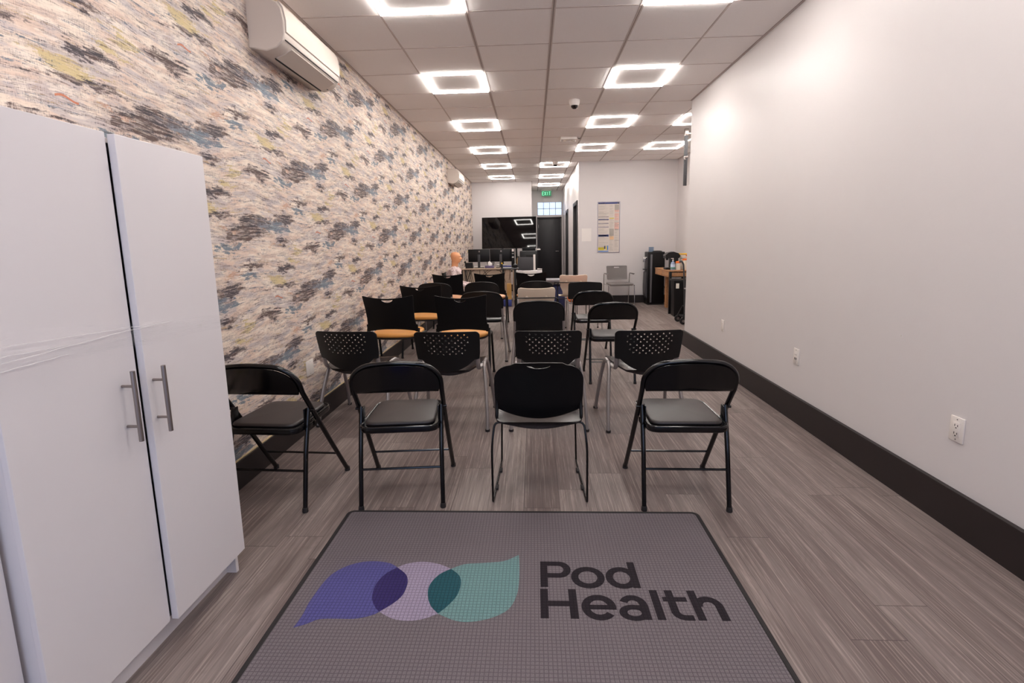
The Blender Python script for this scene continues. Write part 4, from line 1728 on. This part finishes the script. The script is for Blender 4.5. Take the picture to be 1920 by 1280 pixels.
t = thing('desk_phone', 'black desk phone at left end of the beige desk', 'telephone', (-1.43, 10.97, DZT))
ph = MB()
ph.loft([[(x, -.08, 0), (x, .10, 0), (x, .10, .04), (x, -.04, .13), (x, -.08, .12)] for x in (-.09, .07)])
obj('base', ph, M['black_plastic'], t)
obj('handset', MB().tube(fillet([(-.10, -.07, .14), (-.10, -.03, .15), (-.10, .08, .06), (-.10, .11, .03)], .03, 5), .020, 8), M['black_plastic'], t)
obj('cord', MB().tube([(-.10, .10 + .012 * math.cos(k), .02 + .006 * math.sin(k * 2) - 0) for k in range(9)], .005, 6), M['dark'], t)

t = thing('tissue_box', 'small tissue box with white tissue sticking up on the beige desk', 'tissue box', (-.98, 10.92, DZT))
obj('box', MB().box((-.10, -.05, 0), (.10, .05, .055), .004), mat('tissue_carton', rgb(96, 84, 116), .6, var=.35), t)
ti = MB()
rings = []
for k, (r_, z) in enumerate(((.045, .05), (.05, .08), (.04, .11), (.022, .135), (.004, .15))):
    rings.append([(r_ * math.cos(a) * (1 + .25 * math.sin(3 * a + k)), .5 * r_ * math.sin(a), z + .006 * math.sin(4 * a)) for a in [q * 2 * PI / 18 for q in range(18)]])
ti.loft(rings)
obj('tissue', ti, M['paper_white'], t)


def simple(name, label, cat, mb, m, group=None, smooth=True):
    return tag(obj(name, mb, m, None, smooth), label, cat, group)


t = thing('keyboard', 'white keyboard on the beige desk beneath the left monitor', 'keyboard', (-1.27, 11.25, DZT), R(2))
obj('base', MB().box((-.20, -.06, 0), (.20, .06, .018), .004), M['white_plastic'], t)
kk = MB()
for i in range(12):
    for j in range(4):
        kk.box((-.19 + i * .032, -.052 + j * .027, .018), (-.19 + i * .032 + .027, -.052 + j * .027 + .022, .025), .002, seg=1)
obj('keys', kk, M['white_plastic'], t)
t = thing('document_tray', 'white paper tray on the beige desk under the right monitor', 'document tray', (-.735, 11.32, DZT))
obj('tray', MB().box((-.12, -.15, 0), (.12, .15, .03), .003).box((-.12, -.15, .05), (.12, .15, .058), .002).box((-.12, .14, .0), (.12, .15, .058)), M['white_plastic'], t)
obj('paper', MB().box((-.10, -.14, .03), (.10, .13, .042)), M['paper_white'], t, smooth=False)
t = thing('desk_fan', 'small dark mesh basket on the desk between the monitors', 'basket', (-.975, 11.16, DZT))
t.name = 'wire_basket'
mb = MB()
for k in range(14):
    a = 2 * PI * k / 14
    mb.tube([(.06 * math.cos(a), .06 * math.sin(a), 0), (.085 * math.cos(a), .07 * math.sin(a), .12)], .0028, 5)
for z, r_ in ((.003, .06), (.06, .072), (.12, .086)):
    mb.tube([(r_ * math.cos(q * PI / 10), r_ * .85 * math.sin(q * PI / 10), z) for q in range(20)], .0035, 6, closed=True)
obj('basket', mb, M['slate'], t)

# tall thin black table in front of the desk
t = thing('overbed_table', 'tall narrow black side table in front of the beige desk', 'side table', (-.50, 10.25, 0))
obj('tabletop', MB().box((-.185, -.16, .760), (.185, .16, .785), .006), M['slate'], t)
for x in (-.135, .115):
    for y in (-.13, .13):
        obj('leg', MB().box((x - .016, y - .016, 0), (x + .016, y + .016, .76), .003), M['black_satin'], t)
t = thing('webcam_speaker', 'small black round speaker on the narrow black table', 'speaker', (-.385, 10.25, .785))
obj('body', MB().lathe([(.04, 0), (.052, .02), (.05, .06), (.03, .08), (.005, .085)]), M['black_plastic'], t)
obj('grille', MB().tube([(.051 * math.cos(q * PI / 10), .051 * math.sin(q * PI / 10), .04) for q in range(20)], .003, 6, closed=True), M['slate'], t)
t.name = 'small_speaker'
t = thing('marker_bottle', 'small dark bottle with yellow cap on the narrow black table', 'bottle', (-.655, 10.17, .785))
obj('bottle', MB().lathe([(.016, 0), (.018, .005), (.018, .07), (.010, .09)]), M['black_plastic'], t)
obj('cap', MB().lathe([(.014, .085), (.015, .088), (.015, .112), (.012, .115)]), M['yellow'], t)
t.name = 'small_bottle'
t = thing('books', 'blue folder lying on white papers on the narrow black table', 'folder', (-.555, 10.31, .785), R(4))
t.name = 'folder_stack'
obj('paper', MB().box((-.10, -.08, 0), (.09, .08, .02)), M['paper_white'], t, smooth=False)
obj('folder', MB().box((-.11, -.085, .02), (.09, .085, .042), .003), M['blue'], t)

# white table to the right with dark panel and printer
t = thing('white_table', 'white table with papers hanging over its edge, right of the beige desk', 'table', (0, 10.75, 0))
obj('tabletop', MB().box((-.38, -.22, .645), (.185, .38, .70), .006), M['white_lam'], t)
for x in (-.35, .15):
    for y in (-.18, .34):
        obj('leg', MB().box((x - .018, y - .018, 0), (x + .018, y + .018, .645), .003), M['white_lam'], t)
pp = MB()
pp.box((-.34, -.224, .50), (-.10, -.221, .69))
pp.box((-.375, -.226, .40), (-.30, -.2245, .69))
pp.box((-.14, -.2235, .56), (.05, -.221, .685))
obj('paper', pp, M['paper_white'], t, smooth=False)
ln = MB()
for k in range(7):
    ln.box((-.32, -.2252, .67 - k * .022), (-.32 + .10 + .08 * ((k * 37) % 5) / 5, -.2241, .676 - k * .022))
obj('paper_print', ln, M['slate'], t, smooth=False)
t = thing('display_panel', 'dark grey flat display with white right edge standing on white table', 'monitor', (-.16, 10.72, .70))
obj('casing', MB().box((-.19, -.01, .0), (.155, .014, .285), .004), M['slate'], t)
obj('side_trim', MB().box((.158, -.008, .0), (.205, .05, .34), .004), M['white_plastic'], t)
obj('foot', MB().box((-.10, -.06, -.0005), (.10, .12, .012), .004), M['black_satin'], t)
t = thing('printer', 'black printer behind the dark grey display', 'printer', (-.10, 11.0, .70))
obj('body', MB().box((-.20, -.15, .0), (.19, .15, .42), .015), M['black_plastic'], t)
obj('paper_tray', MB().box((-.15, .05, .42), (.15, .09, .50), .006), M['black_satin'], t)
obj('output_slot', MB().box((-.06, -.153, .27), (.12, -.149, .34), .002), M['dark'], t)
t = thing('box_fan', 'small black clip lamp with white head beside the printer', 'lamp', (.14, 10.93, .70))
t.name = 'desk_lamp'
obj('base', MB().lathe([(.03, 0), (.032, .008), (.012, .014)]), M['black_plastic'], t)
obj('pole', MB().tube(fillet([(0, 0, .01), (0, 0, .42), (-.02, -.02, .45)], .03, 4), .006, 8), M['black_satin'], t)
obj('lamp_shade', MB().box((-.07, -.08, .43), (.02, .0, .462), .012), M['white_plastic'], t)
t = thing('computer_mouse', 'dark hand tool lying on the right end of the white table', 'tool', (.135, 10.70, .70))
t.name = 'stapler'
obj('base', MB().box((-.05, -.02, 0), (.05, .02, .012), .004), M['black_plastic'], t)
obj('arm', MB().loft([[(-.05, y, .014), (.055, y, .018), (.055, y, .030), (-.05, y, .042)] for y in (-.014, .014)]), M['white_plastic'], t)
simple('cardboard_box', 'small tan cardboard box on floor beside the beige desk', 'box',
       MB().box((-.585, 10.55, .18), (-.49, 10.75, .42), .003).box((-.585, 10.55, 0.0), (-.49, 10.75, .18), .003), M['card'])
simple('storage_bin', 'blue plastic bin on the floor before the narrow black table', 'bin',
       MB().box((-.63, 10.0, 0), (-.46, 10.07, .14), .01), M['blue'])
# amber bottle and labelled tower between monitors and printer
t = thing('label_tower', 'tall black multi-bay tower with white front marks beside the right monitor', 'computer', (-.455, 11.02, DZT))
t.name = 'computer_tower'
obj('body', MB().box((-.035, -.08, 0), (.035, .12, .42), .004), M['black_satin'], t)
fm = MB()
fm.box((-.022, -.083, .36), (.022, -.0795, .415))
fm.box((-.022, -.083, .31), (.022, -.0795, .318))
fm.box((-.022, -.083, .225), (.022, -.0795, .245))
obj('front_mark', fm, M['paper_white'], t, smooth=False)
t = thing('amber_bottle', 'amber toy figure box beside the black printer', 'container', (-.335, 10.95, .70))
t.name = 'amber_container'
obj('body', MB().lathe([(.034, 0), (.036, .01), (.036, .22), (.03, .26), (.02, .28)], n=18), M['card'], t)
obj('lid', MB().lathe([(.022, .28), (.022, .30)], n=14), M['black_plastic'], t)
t['label'] = 'tall amber container standing left of the dark grey display'

# ------------------------------------------------------------------ seated mannequin


def mannequin():
    t = thing('mannequin', 'bald tan training mannequin in pale speckled gown, seated facing right', 'mannequin', (-1.385, 8.72, 0))
    # --- head: lofted profile, facing +x
    rings = []
    # (z, centre x, half depth x, half width y)
    S = [(.905, -.025, .062, .060), (.935, -.025, .058, .056), (.960, -.018, .060, .056), (.985, -.002, .072, .060), (1.005, .004, .080, .066),
         (1.03, .004, .084, .070), (1.055, .001, .088, .074), (1.08, -.002, .090, .076), (1.105, -.005, .087, .074), (1.13, -.008, .077, .066),
         (1.148, -.012, .066, .054), (1.160, -.014, .038, .032), (1.164, -.015, .010, .010)]
    n = 32
    for z, cx, a, b_ in S:
        ring = []
        for k in range(n):
            th = 2 * PI * k / n
            x = cx + a * math.cos(th)
            y = b_ * math.sin(th)
            fwd = max(0, math.cos(th)) ** 6
            # nose, brow, lips and chin on the profile
            x += fwd * (.020 * math.exp(-((z - 1.042) / .013) ** 2) + .006 * math.exp(-((z - 1.09) / .014) ** 2) + .010 * math.exp(-((z - 1.012) / .007) ** 2)
                        + .008 * math.exp(-((z - .988) / .010) ** 2) - .008 * math.exp(-((z - 1.068) / .008) ** 2))
            ring.append((x, y, z))
        rings.append(ring)
    # refine rings by interpolation
    fine = []
    for i in range(len(S) - 1):
        for q in range(4):
            f = q / 4
            z, cx, a, b_ = [S[i][k] + (S[i + 1][k] - S[i][k]) * f for k in range(4)]
            ring = []
            for k in range(n):
                th = 2 * PI * k / n
                x = cx + a * math.cos(th)
                y = b_ * math.sin(th)
                fw = max(0, math.cos(th)) ** 8
                x += fw * (.022 * math.exp(-((z - 1.040) / .014) ** 2) + .012 * math.exp(-((z - 1.055) / .02) ** 2) + .006 * math.exp(-((z - 1.092) / .012) ** 2)
                           + .011 * math.exp(-((z - 1.010) / .008) ** 2) + .010 * math.exp(-((z - .985) / .010) ** 2) - .006 * math.exp(-((z - 1.074) / .007) ** 2)
                           - .004 * math.exp(-((z - .998) / .004) ** 2))
                side = math.exp(-((abs(th if th < PI else th - 2 * PI) - .45) / .16) ** 2)
                x -= .007 * side * math.exp(-((z - 1.073) / .010) ** 2)
                ring.append((x, y, z))
            fine.append(ring)
    fine.append(rings[-1])
    hd = MB().loft(fine)
    body = obj('body', hd, M['skin_plastic'], t)
    for s in (-1, 1):
        e = MB()
        e.tube(fillet([(-.012, s * .074, 1.035), (-.02, s * .086, 1.075), (.004, s * .082, 1.078), (.002, s * .076, 1.045)], .012, 4), .006, 8)
        obj('ear', e, M['skin_plastic'], t)
        ey = MB().lathe([(.0005, -.0045), (.006, -.003), (.007, 0), (.006, .003), (.0005, .0045)], M=Matrix.Translation((.077, s * .030, 1.073)) @ Matrix.Rotation(PI / 2, 4, 'Y'), n=10)
        obj('eye', ey, M['dark'], t)
    # torso, lap, legs and arms as one skinned body under the gown
    V, E, Rr = [], [], []

    def chain(pts, start=None):
        prev = start
        for p, r_ in pts:
            V.append(p)
            Rr.append(r_)
            i = len(V) - 1
            if prev is not None:
                E.append((prev, i))
            prev = i
        return prev
    chain([((-.04, 0, .50), (.13, .15))])                                    # pelvis 0
    a = chain([((-.05, 0, .64), (.11, .15)), ((-.04, 0, .78), (.12, .17)), ((-.03, 0, .865), (.08, .13)), ((-.02, 0, .92), (.048, .048))], 0)
    for s in (-1, 1):
        sh = chain([((-.03, s * .15, .85), (.060, .060)), ((-.01, s * .205, .74), (.050, .050)), ((.04, s * .215, .60), (.042, .042)), ((.20, s * .16, .575), (.036, .036)), ((.27, s * .13, .575), (.026, .022))], 3)
        chain([((.05, s * .09, .49), (.085, .085)), ((.25, s * .10, .49), (.070, .070)), ((.40, s * .10, .48), (.060, .060)), ((.42, s * .10, .28), (.052, .052)), ((.42, s * .10, .09), (.038, .038)),
               ((.46, s * .10, .045), (.038, .034)), ((.55, s * .10, .035), (.034, .022))], 0)
    me = bpy.data.meshes.new('skin')
    me.from_pydata(V, E, [])
    o = bpy.data.objects.new('skin', me)
    COL.objects.link(o)
    md = o.modifiers.new('s', 'SKIN')
    for i, sv in enumerate(me.skin_vertices[0].data):
        sv.radius = Rr[i]
    me.skin_vertices[0].data[0].use_root = True
    md.use_smooth_shade = True
    m2 = o.modifiers.new('d', 'SUBSURF')
    m2.levels = m2.render_levels = 2
    dg = bpy.context.evaluated_depsgraph_get()
    ev = o.evaluated_get(dg)
    nm = bpy.data.meshes.new_from_object(ev)
    COL.objects.unlink(o)
    bpy.data.objects.remove(o)
    nm.name = 'gown'
    nm.materials.clear()
    gown, nt, b, g = newmat('speckled_gown')
    tc = N(nt, 'ShaderNodeTexCoord')
    z1 = g.noise(tc.outputs['Object'], 60, 2, .5)
    nt.links.new(g.mix(g.ss(z1, .58, .64), rgb(224, 206, 204), rgb(150, 120, 128)), b.inputs['Base Color'])
    b.inputs['Roughness'].default_value = .8
    nm.materials.append(gown)
    go = bpy.data.objects.new('gown', nm)
    COL.objects.link(go)
    go.parent = t
    # hands with five fingers
    for s in (-1, 1):
        h = MB()
        h.box((.26, s * .115 - .035, .562), (.335, s * .115 + .035, .588), .010)
        for k, ln_ in enumerate((.050, .060, .056, .044)):
            y = s * .115 - .026 + k * .0175
            h.tube([(.33, y, .577), (.33 + ln_ * .55, y, .579), (.33 + ln_, y, .566)], .0075, 8)
        h.tube([(.28, s * .085, .577), (.305, s * .066, .574), (.33, s * .062, .568)], .0085, 8)
        obj('hand', h, M['skin_plastic'], t)
    return t


mannequin()
# the chair the mannequin sits on
t = thing('wheelchair', 'dark low-backed chair carrying the seated mannequin', 'chair', (-1.385, 8.72, 0))
t.name = 'task_chair'
sb = MB()
cushion(sb, rrect(-.19, -.20, .22, .20, .05), .34, .375, .0, .012)
obj('seat', sb, M['black_fabric'], t)
obj('backrest', MB().box((-.235, -.15, .42), (-.212, .15, .80), .010), M['black_fabric'], t)
obj('back_post', MB().tube([(-.235, 0, .60), (-.235, 0, .36), (-.12, 0, .335)], .014, 8), M['black_satin'], t)
for x in (-.16, .19):
    for y in (-.17, .17):
        obj('leg', MB().tube([(x, y, .35), (x * 1.15, y * 1.1, .0)], .011, 8), M['black_satin'], t)

# ------------------------------------------------------------------ grey side table (back, centre)
t = thing('side_table', 'small grey-topped table left of the farther cream shell chair', 'side table', (.48, 8.30, 0))
obj('tabletop', MB().box((-.265, -.2, .652), (.265, .20, .685), .004), mat('grey_tabletop', rgb(104, 98, 102), .4), t)
for x in (-.24, .24):
    for y in (-.17, .17):
        obj('leg', MB().box((x - .009, y - .009, 0), (x + .009, y + .009, .652)), M['steel'], t)
t = thing('backpack', 'dark blue bag on the floor beneath the grey-topped table', 'bag', (.40, 8.30, 0))
t.name = 'blue_bag'
bg = MB()
cushion(bg, superell(0, 0, .13, .12, 3.5, 32), .0, .58, .02, .05)
obj('body', bg, M['blue_dark'], t)
obj('strap', MB().tube(fillet([(-.05, 0, .59), (-.05, 0, .625), (.05, 0, .625), (.05, 0, .59)], .01, 4), .005, 6), M['dark'], t)

# ------------------------------------------------------------------ poster wall
t = thing('wall_poster', 'tall framed notice poster with blue header and dense columns on back wall', 'poster', (1.35, YP, 1.07))
pw, phh = .445, 1.03
mats = [mat('poster_paper', rgb(206, 196, 188), .6), mat('poster_navy', rgb(52, 62, 118), .5), mat('poster_grey', rgb(176, 168, 160), .6), mat('poster_pink', rgb(222, 180, 168), .6),
        mat('poster_yellow', rgb(226, 206, 70), .6), mat('poster_peach', rgb(232, 192, 150), .6), mat('poster_dark', rgb(92, 84, 96), .6), mat('poster_blue', rgb(90, 130, 190), .6)]
mb = MB().box((0, -.006, 0), (pw, -.001, phh), 0, 0)
u = lambda x0, y0_, x1, y1_, m_: mb.box((x0 * pw, -.0072, (1 - y1_) * phh), (x1 * pw, -.006, (1 - y0_) * phh), 0, m_)
u(.02, .008, .98, .038, 1)
u(.90, .012, .95, .032, 0)
rnd = random.Random(11)
for k in range(14):
    u(.05 + k * .03, .016, .05 + k * .03 + .018, .030, 0) if k < 10 else None
for y in (.215, .335, .42, .49):
    u(.02, y, .50, y + .008, 1 if y != .215 else 2)
u(.02, .29, .50, .30, 6)
u(.02, .345, .50, .357, 1)
u(.02, .645, .50, .685, 1)
u(.06, .655, .44, .672, 0)
u(.02, .90, .30, .955, 4)
u(.30, .87, .36, .93, 1)
u(.37, .88, .42, .955, 4)
u(.43, .865, .49, .955, 7)
u(.02, .97, .50, .99, 7)
u(.53, .315, .75, .33, 4)
u(.55, .68, .74, .745, 5)
u(.53, .53, .74, .67, 2)
for a, c in ((.16, .20), (.225, .30), (.31, .36), (.41, .44), (.45, .475), (.48, .54)):
    u(.77, a, .97, c, 3)
u(.77, .05, .97, .15, 2)
for y in (.155, .40, .445, .478, .545, .765):
    u(.77, y, .97, y + .004, 6)
for colx in ((.04, .48), (.54, .74), (.78, .96)):
    y = .055
    while y < .97:
        if rnd.random() < .75:
            w_ = rnd.uniform(.5, 1)
            u(colx[0], y, colx[0] + (colx[1] - colx[0]) * w_, y + .0035, 2)
        y += .0115
pst = obj('sheet', mb, mats, t, smooth=False)
fr = MB()
fr.box((-.006, -.012, -.006), (0, 0, phh + .006)).box((pw, -.012, -.006), (pw + .006, 0, phh + .006))
fr.box((0, -.012, -.006), (pw, 0, 0)).box((0, -.012, phh), (pw, 0, phh + .006))
obj('frame', fr, mat('poster_frame', rgb(120, 118, 150), .4), t, smooth=False)
simple('paper_sheet', 'small white paper sheet taped to wall left of the poster', 'paper', MB().box((1.015, YP - .003, 1.305), (1.215, YP - .0005, 1.57)), M['paper_white'], smooth=False)

# ------------------------------------------------------------------ water cooler
t = thing('water_cooler', 'black floor-standing water cooler with silver taps by the poster wall', 'water cooler', (2.48, 10.13, 0), R(0))
ol = fillet([(-.17, -.17, 0), (.17, -.17, 0), (.17, .17, 0), (-.17, .17, 0)], [.05, .05, .02, .02], 6, closed=True)
bd = MB()
cushion(bd, [(p.x, p.y) for p in ol], .02, 1.07, .0, .015)
obj('body', bd, M['black_satin'], t)
obj('base', MB().box((-.165, -.165, 0), (.165, .165, .02)), M['rubber'], t)
obj('corner_strip', MB().box((-.125, -.176, .05), (-.09, -.168, 1.02), .003), mat('grey_strip', rgb(96, 94, 98), .35), t)
obj('lid', MB().lathe([(.12, 1.07), (.12, 1.085), (.08, 1.092)], (.02, .0, 0), 24), M['black_plastic'], t)
obj('tap_bay', MB().box((-.178, -.13, .70), (-.168, .12, .98), .004), M['slate'], t)
for y in (-.06, .06):
    tp = MB().tube(fillet([(-.17, y, .96), (-.21, y, .94), (-.215, y, .86)], .03, 5), .014, 10)
    obj('tap', tp, M['chrome'], t)
obj('drip_tray', MB().box((-.215, -.12, .70), (-.17, .12, .72), .004), M['black_plastic'], t)
obj('lower_panel', MB().loft([[(-.168, y, .12), (-.200, y, .20), (-.205, y, .40), (-.198, y, .66), (-.168, y, .68)] for y in (-.12, .12)]), M['slate'], t)
obj('power_cord', MB().tube(fillet([(.14, -.02, .50), (.20, -.05, .35), (.235, -.10, .15), (.21, -.12, .01)], .08, 6), .005, 6), M['dark'], t)
simple('card_box', 'small blue-grey card box standing on top of the water cooler', 'box', MB().box((2.345, 10.05, 1.071), (2.435, 10.10, 1.168), .002), M['blue_grey'])

# ------------------------------------------------------------------ alcove counter and things on it
CT = .772
t = thing('wooden_counter', 'light wood counter with drawer fronts on black frame in the alcove', 'counter', (0, 0, 0))
obj('countertop', MB().box((2.385, 8.70, CT - .022), (2.94, 9.72, CT), .003), M['wood'], t)
obj('drawer', MB().box((2.39, 8.76, CT - .125), (2.41, 9.22, CT - .024), .003), M['wood'], t)
obj('drawer', MB().box((2.39, 9.23, CT - .125), (2.41, 9.70, CT - .024), .003), M['wood'], t)
obj('end_panel', MB().box((2.44, 8.72, CT - .110), (2.93, 8.735, CT - .035), .002), M['wood'], t)
fr = MB()
fr.box((2.395, 8.705, 0), (2.435, 8.745, CT - .022), .002)
fr.box((2.90, 8.705, 0), (2.94, 8.745, CT - .022), .002)
fr.box((2.90, 9.67, 0), (2.94, 9.71, CT - .022), .002)
fr.box((2.435, 8.708, CT - .036), (2.90, 8.742, CT - .022))
fr.box((2.435, 8.708, CT - .124), (2.90, 8.742, CT - .110))
obj('frame', fr, M['black_satin'], t)
obj('leg', MB().box((2.56, 9.50, 0), (2.62, 9.62, CT - .02), .003), M['wood'], t)
t = thing('coffee_maker', 'black pod coffee maker on the wooden counter', 'coffee maker', (2.46, 9.02, CT), R(0))
obj('base', MB().box((-.07, -.09, 0), (.12, .09, .035), .008), M['black_plastic'], t)
obj('column', MB().box((.02, -.085, .03), (.15, .085, .22), .012), M['black_plastic'], t)
hd = MB()
hd.loft([[(-.075, y, .205), (.16, y, .205), (.185, y, .245), (.15, y, .292), (.06, y, .322), (-.03, y, .305), (-.08, y, .262)] for y in (-.09, .09)])
obj('head', hd, M['black_plastic'], t, angle=50)
obj('handle', MB().box((-.086, -.06, .250), (-.01, .06, .268), .006), M['steel'], t)
obj('spout', MB().lathe([(.02, .17), (.028, .205)], (-.03, 0, 0), 14), M['black_plastic'], t)
t = thing('sanitizer_bottle', 'clear pump bottle of blue sanitizer on front edge of the wooden counter', 'bottle', (2.475, 8.80, CT))
obj('bottle', MB().lathe([(.036, 0), (.04, .006), (.04, .11), (.03, .14), (.014, .15), (.014, .165)], n=20), mat('sanitizer_gel', rgb(170, 184, 214), .15, trans=.25), t)
obj('label_band', MB().lathe([(.0405, .03), (.0412, .032), (.0412, .10), (.0405, .102)], n=20), mat('bottle_label', rgb(196, 206, 226), .5), t)
obj('label_band', MB().lathe([(.0413, .03), (.0418, .031), (.0418, .05), (.0413, .051)], n=20), M['green_label'], t)
obj('pump', MB().lathe([(.016, .165), (.016, .178), (.005, .18), (.005, .205)], n=12).box((-.035, -.008, .20), (.010, .008, .212), .003), M['white_plastic'], t)
t = thing('wipe_canister', 'white canister with orange lid next to the sanitizer bottle', 'canister', (2.575, 8.83, CT))
obj('body', MB().lathe([(.04, 0), (.042, .01), (.042, .12)], n=20), M['label'], t)
obj('lid', MB().lathe([(.042, .12), (.044, .122), (.044, .145), (.03, .155)], n=20), M['amber'], t)
t = thing('cup_stack', 'stack of cream containers with a yellow lid on the wooden counter', 'container', (2.735, 9.08, CT))
bb = MB()
for k in range(4):
    bb.box((-.055 - .004 * (k % 2), -.06, k * .066), (.075, .06, k * .066 + .062), .006)
obj('body', bb, M['label'], t)
obj('lid', MB().box((-.065, -.066, .264), (.085, .066, .285), .006), M['yellow'], t)
obj('label_band', MB().box((.030, -.0625, .10), (.078, .0, .125)).box((.030, -.0625, .235), (.078, .0, .26)), M['amber'], t, smooth=False)
t = thing('container', 'white and orange tub at right end of the counter, half behind the wall corner', 'container', (2.72, 8.86, CT))
t.name = 'plastic_tub'
obj('body', MB().lathe([(.05, 0), (.055, .01), (.058, .17)], n=20), M['label'], t)
obj('lid', MB().lathe([(.06, .17), (.062, .172), (.062, .192), (.05, .198)], n=20), M['amber'], t)
# slim bin under the counter
t = thing('waste_bin', 'slim black waste bin with white label in front of the wooden counter', 'waste bin', (2.505, 8.50, 0), R(-4))
rings = []
for z, k in ((0, .86), (.01, .88), (.60, 1.0)):
    rings.append([(x * k, y * k, z) for x, y in rrect(-.115, -.165, .125, .165, .03)])
obj('body', MB().loft(rings), M['black_satin'], t)
obj('lid', MB().box((-.122, -.172, .60), (.132, .172, .635), .008), M['black_plastic'], t)
obj('label_sticker', MB().box((-.085, -.171, .49), (-.035, -.1625, .575)), M['label'], t, smooth=False)
# wheeled upright by the wall corner
t = thing('equipment_trolley', 'dark wheeled trolley post standing behind the right wall corner', 'trolley', (2.315, 7.72, 0))
pst = MB()
pst.tube(fillet([(.06, 0, .12), (.045, 0, .55), (.02, 0, .93), (-.01, 0, .975), (-.045, 0, .965)], .03, 5), .013, 10)
obj('pole', pst, M['slate'], t)
obj('frame', MB().tube(fillet([(-.01, -.14, .10), (.07, -.14, .26), (.07, .14, .26), (-.01, .14, .10)], .03, 4), .012, 8)
    .tube([(.07, -.14, .26), (.10, 0, .55)], .010, 8).box((.0, -.12, .10), (.16, .12, .13), .01), M['black_satin'], t)
for y in (-.14, .14):
    w_ = obj('wheel', MB().lathe([(.03, -.014), (.052, -.013), (.056, -.006), (.056, .006), (.052, .013), (.03, .014)],
                                 M=Matrix.Translation((.0, y, .056)) @ Matrix.Rotation(PI / 2, 4, 'X'), n=22), M['rubber'], t)
    obj('hub', MB().lathe([(.022, -.017), (.022, .017)], M=Matrix.Translation((.0, y, .056)) @ Matrix.Rotation(PI / 2, 4, 'X'), n=14), M['steel'], w_)
w_ = obj('wheel', MB().lathe([(.02, -.012), (.038, -.010), (.040, 0), (.038, .010), (.02, .012)], M=Matrix.Translation((.14, 0, .04)) @ Matrix.Rotation(PI / 2, 4, 'X'), n=18), M['rubber'], t)
obj('knob', MB().lathe([(.014, 0), (.016, .01), (.01, .03)], M=Matrix.Translation((.045, -.012, .55)) @ Matrix.Rotation(PI / 2, 4, 'X'), n=12), M['chrome'], t)

# hanging glass panel with grey metal stile by the corner
t = thing('glass_panel', 'clear glass panel with grey metal edge hanging from ceiling at wall corner', 'glass panel', (2.27, 7.6, 0))
gl = bpy.data.materials.new('clear_glass')
gl.use_nodes = True
nt = gl.node_tree
b = nt.nodes['Principled BSDF']
b.inputs['Base Color'].default_value = (.95, .96, .95, 1)
b.inputs['Roughness'].default_value = .02
b.inputs['Transmission Weight'].default_value = 1
b.inputs['IOR'].default_value = 1.45
g = G(nt)
nz = g.noise(pos(nt)[1], 3, 1)
nt.links.new(g.m('MULTIPLY', nz, .04), b.inputs['Roughness'])
obj('pane', MB().box((.03, -.004, 2.12), (.60, .004, CEIL - .03)), gl, t, smooth=False)
obj('edge_stile', MB().box((-.014, -.02, 2.105), (.030, .02, CEIL - .05), .003), M['slate'], t)
br = MB()
br.box((-.016, -.026, CEIL - .10), (.034, .026, CEIL), .003)
br.box((-.018, -.03, 2.50), (.036, .03, 2.53), .004)
br.lathe([(.012, 0), (.014, .006), (.01, .03)], M=Matrix.Translation((-.010, -.02, 2.485)) @ Matrix.Rotation(PI / 2, 4, 'X'), n=12)
obj('bracket', br, M['steel'], t)
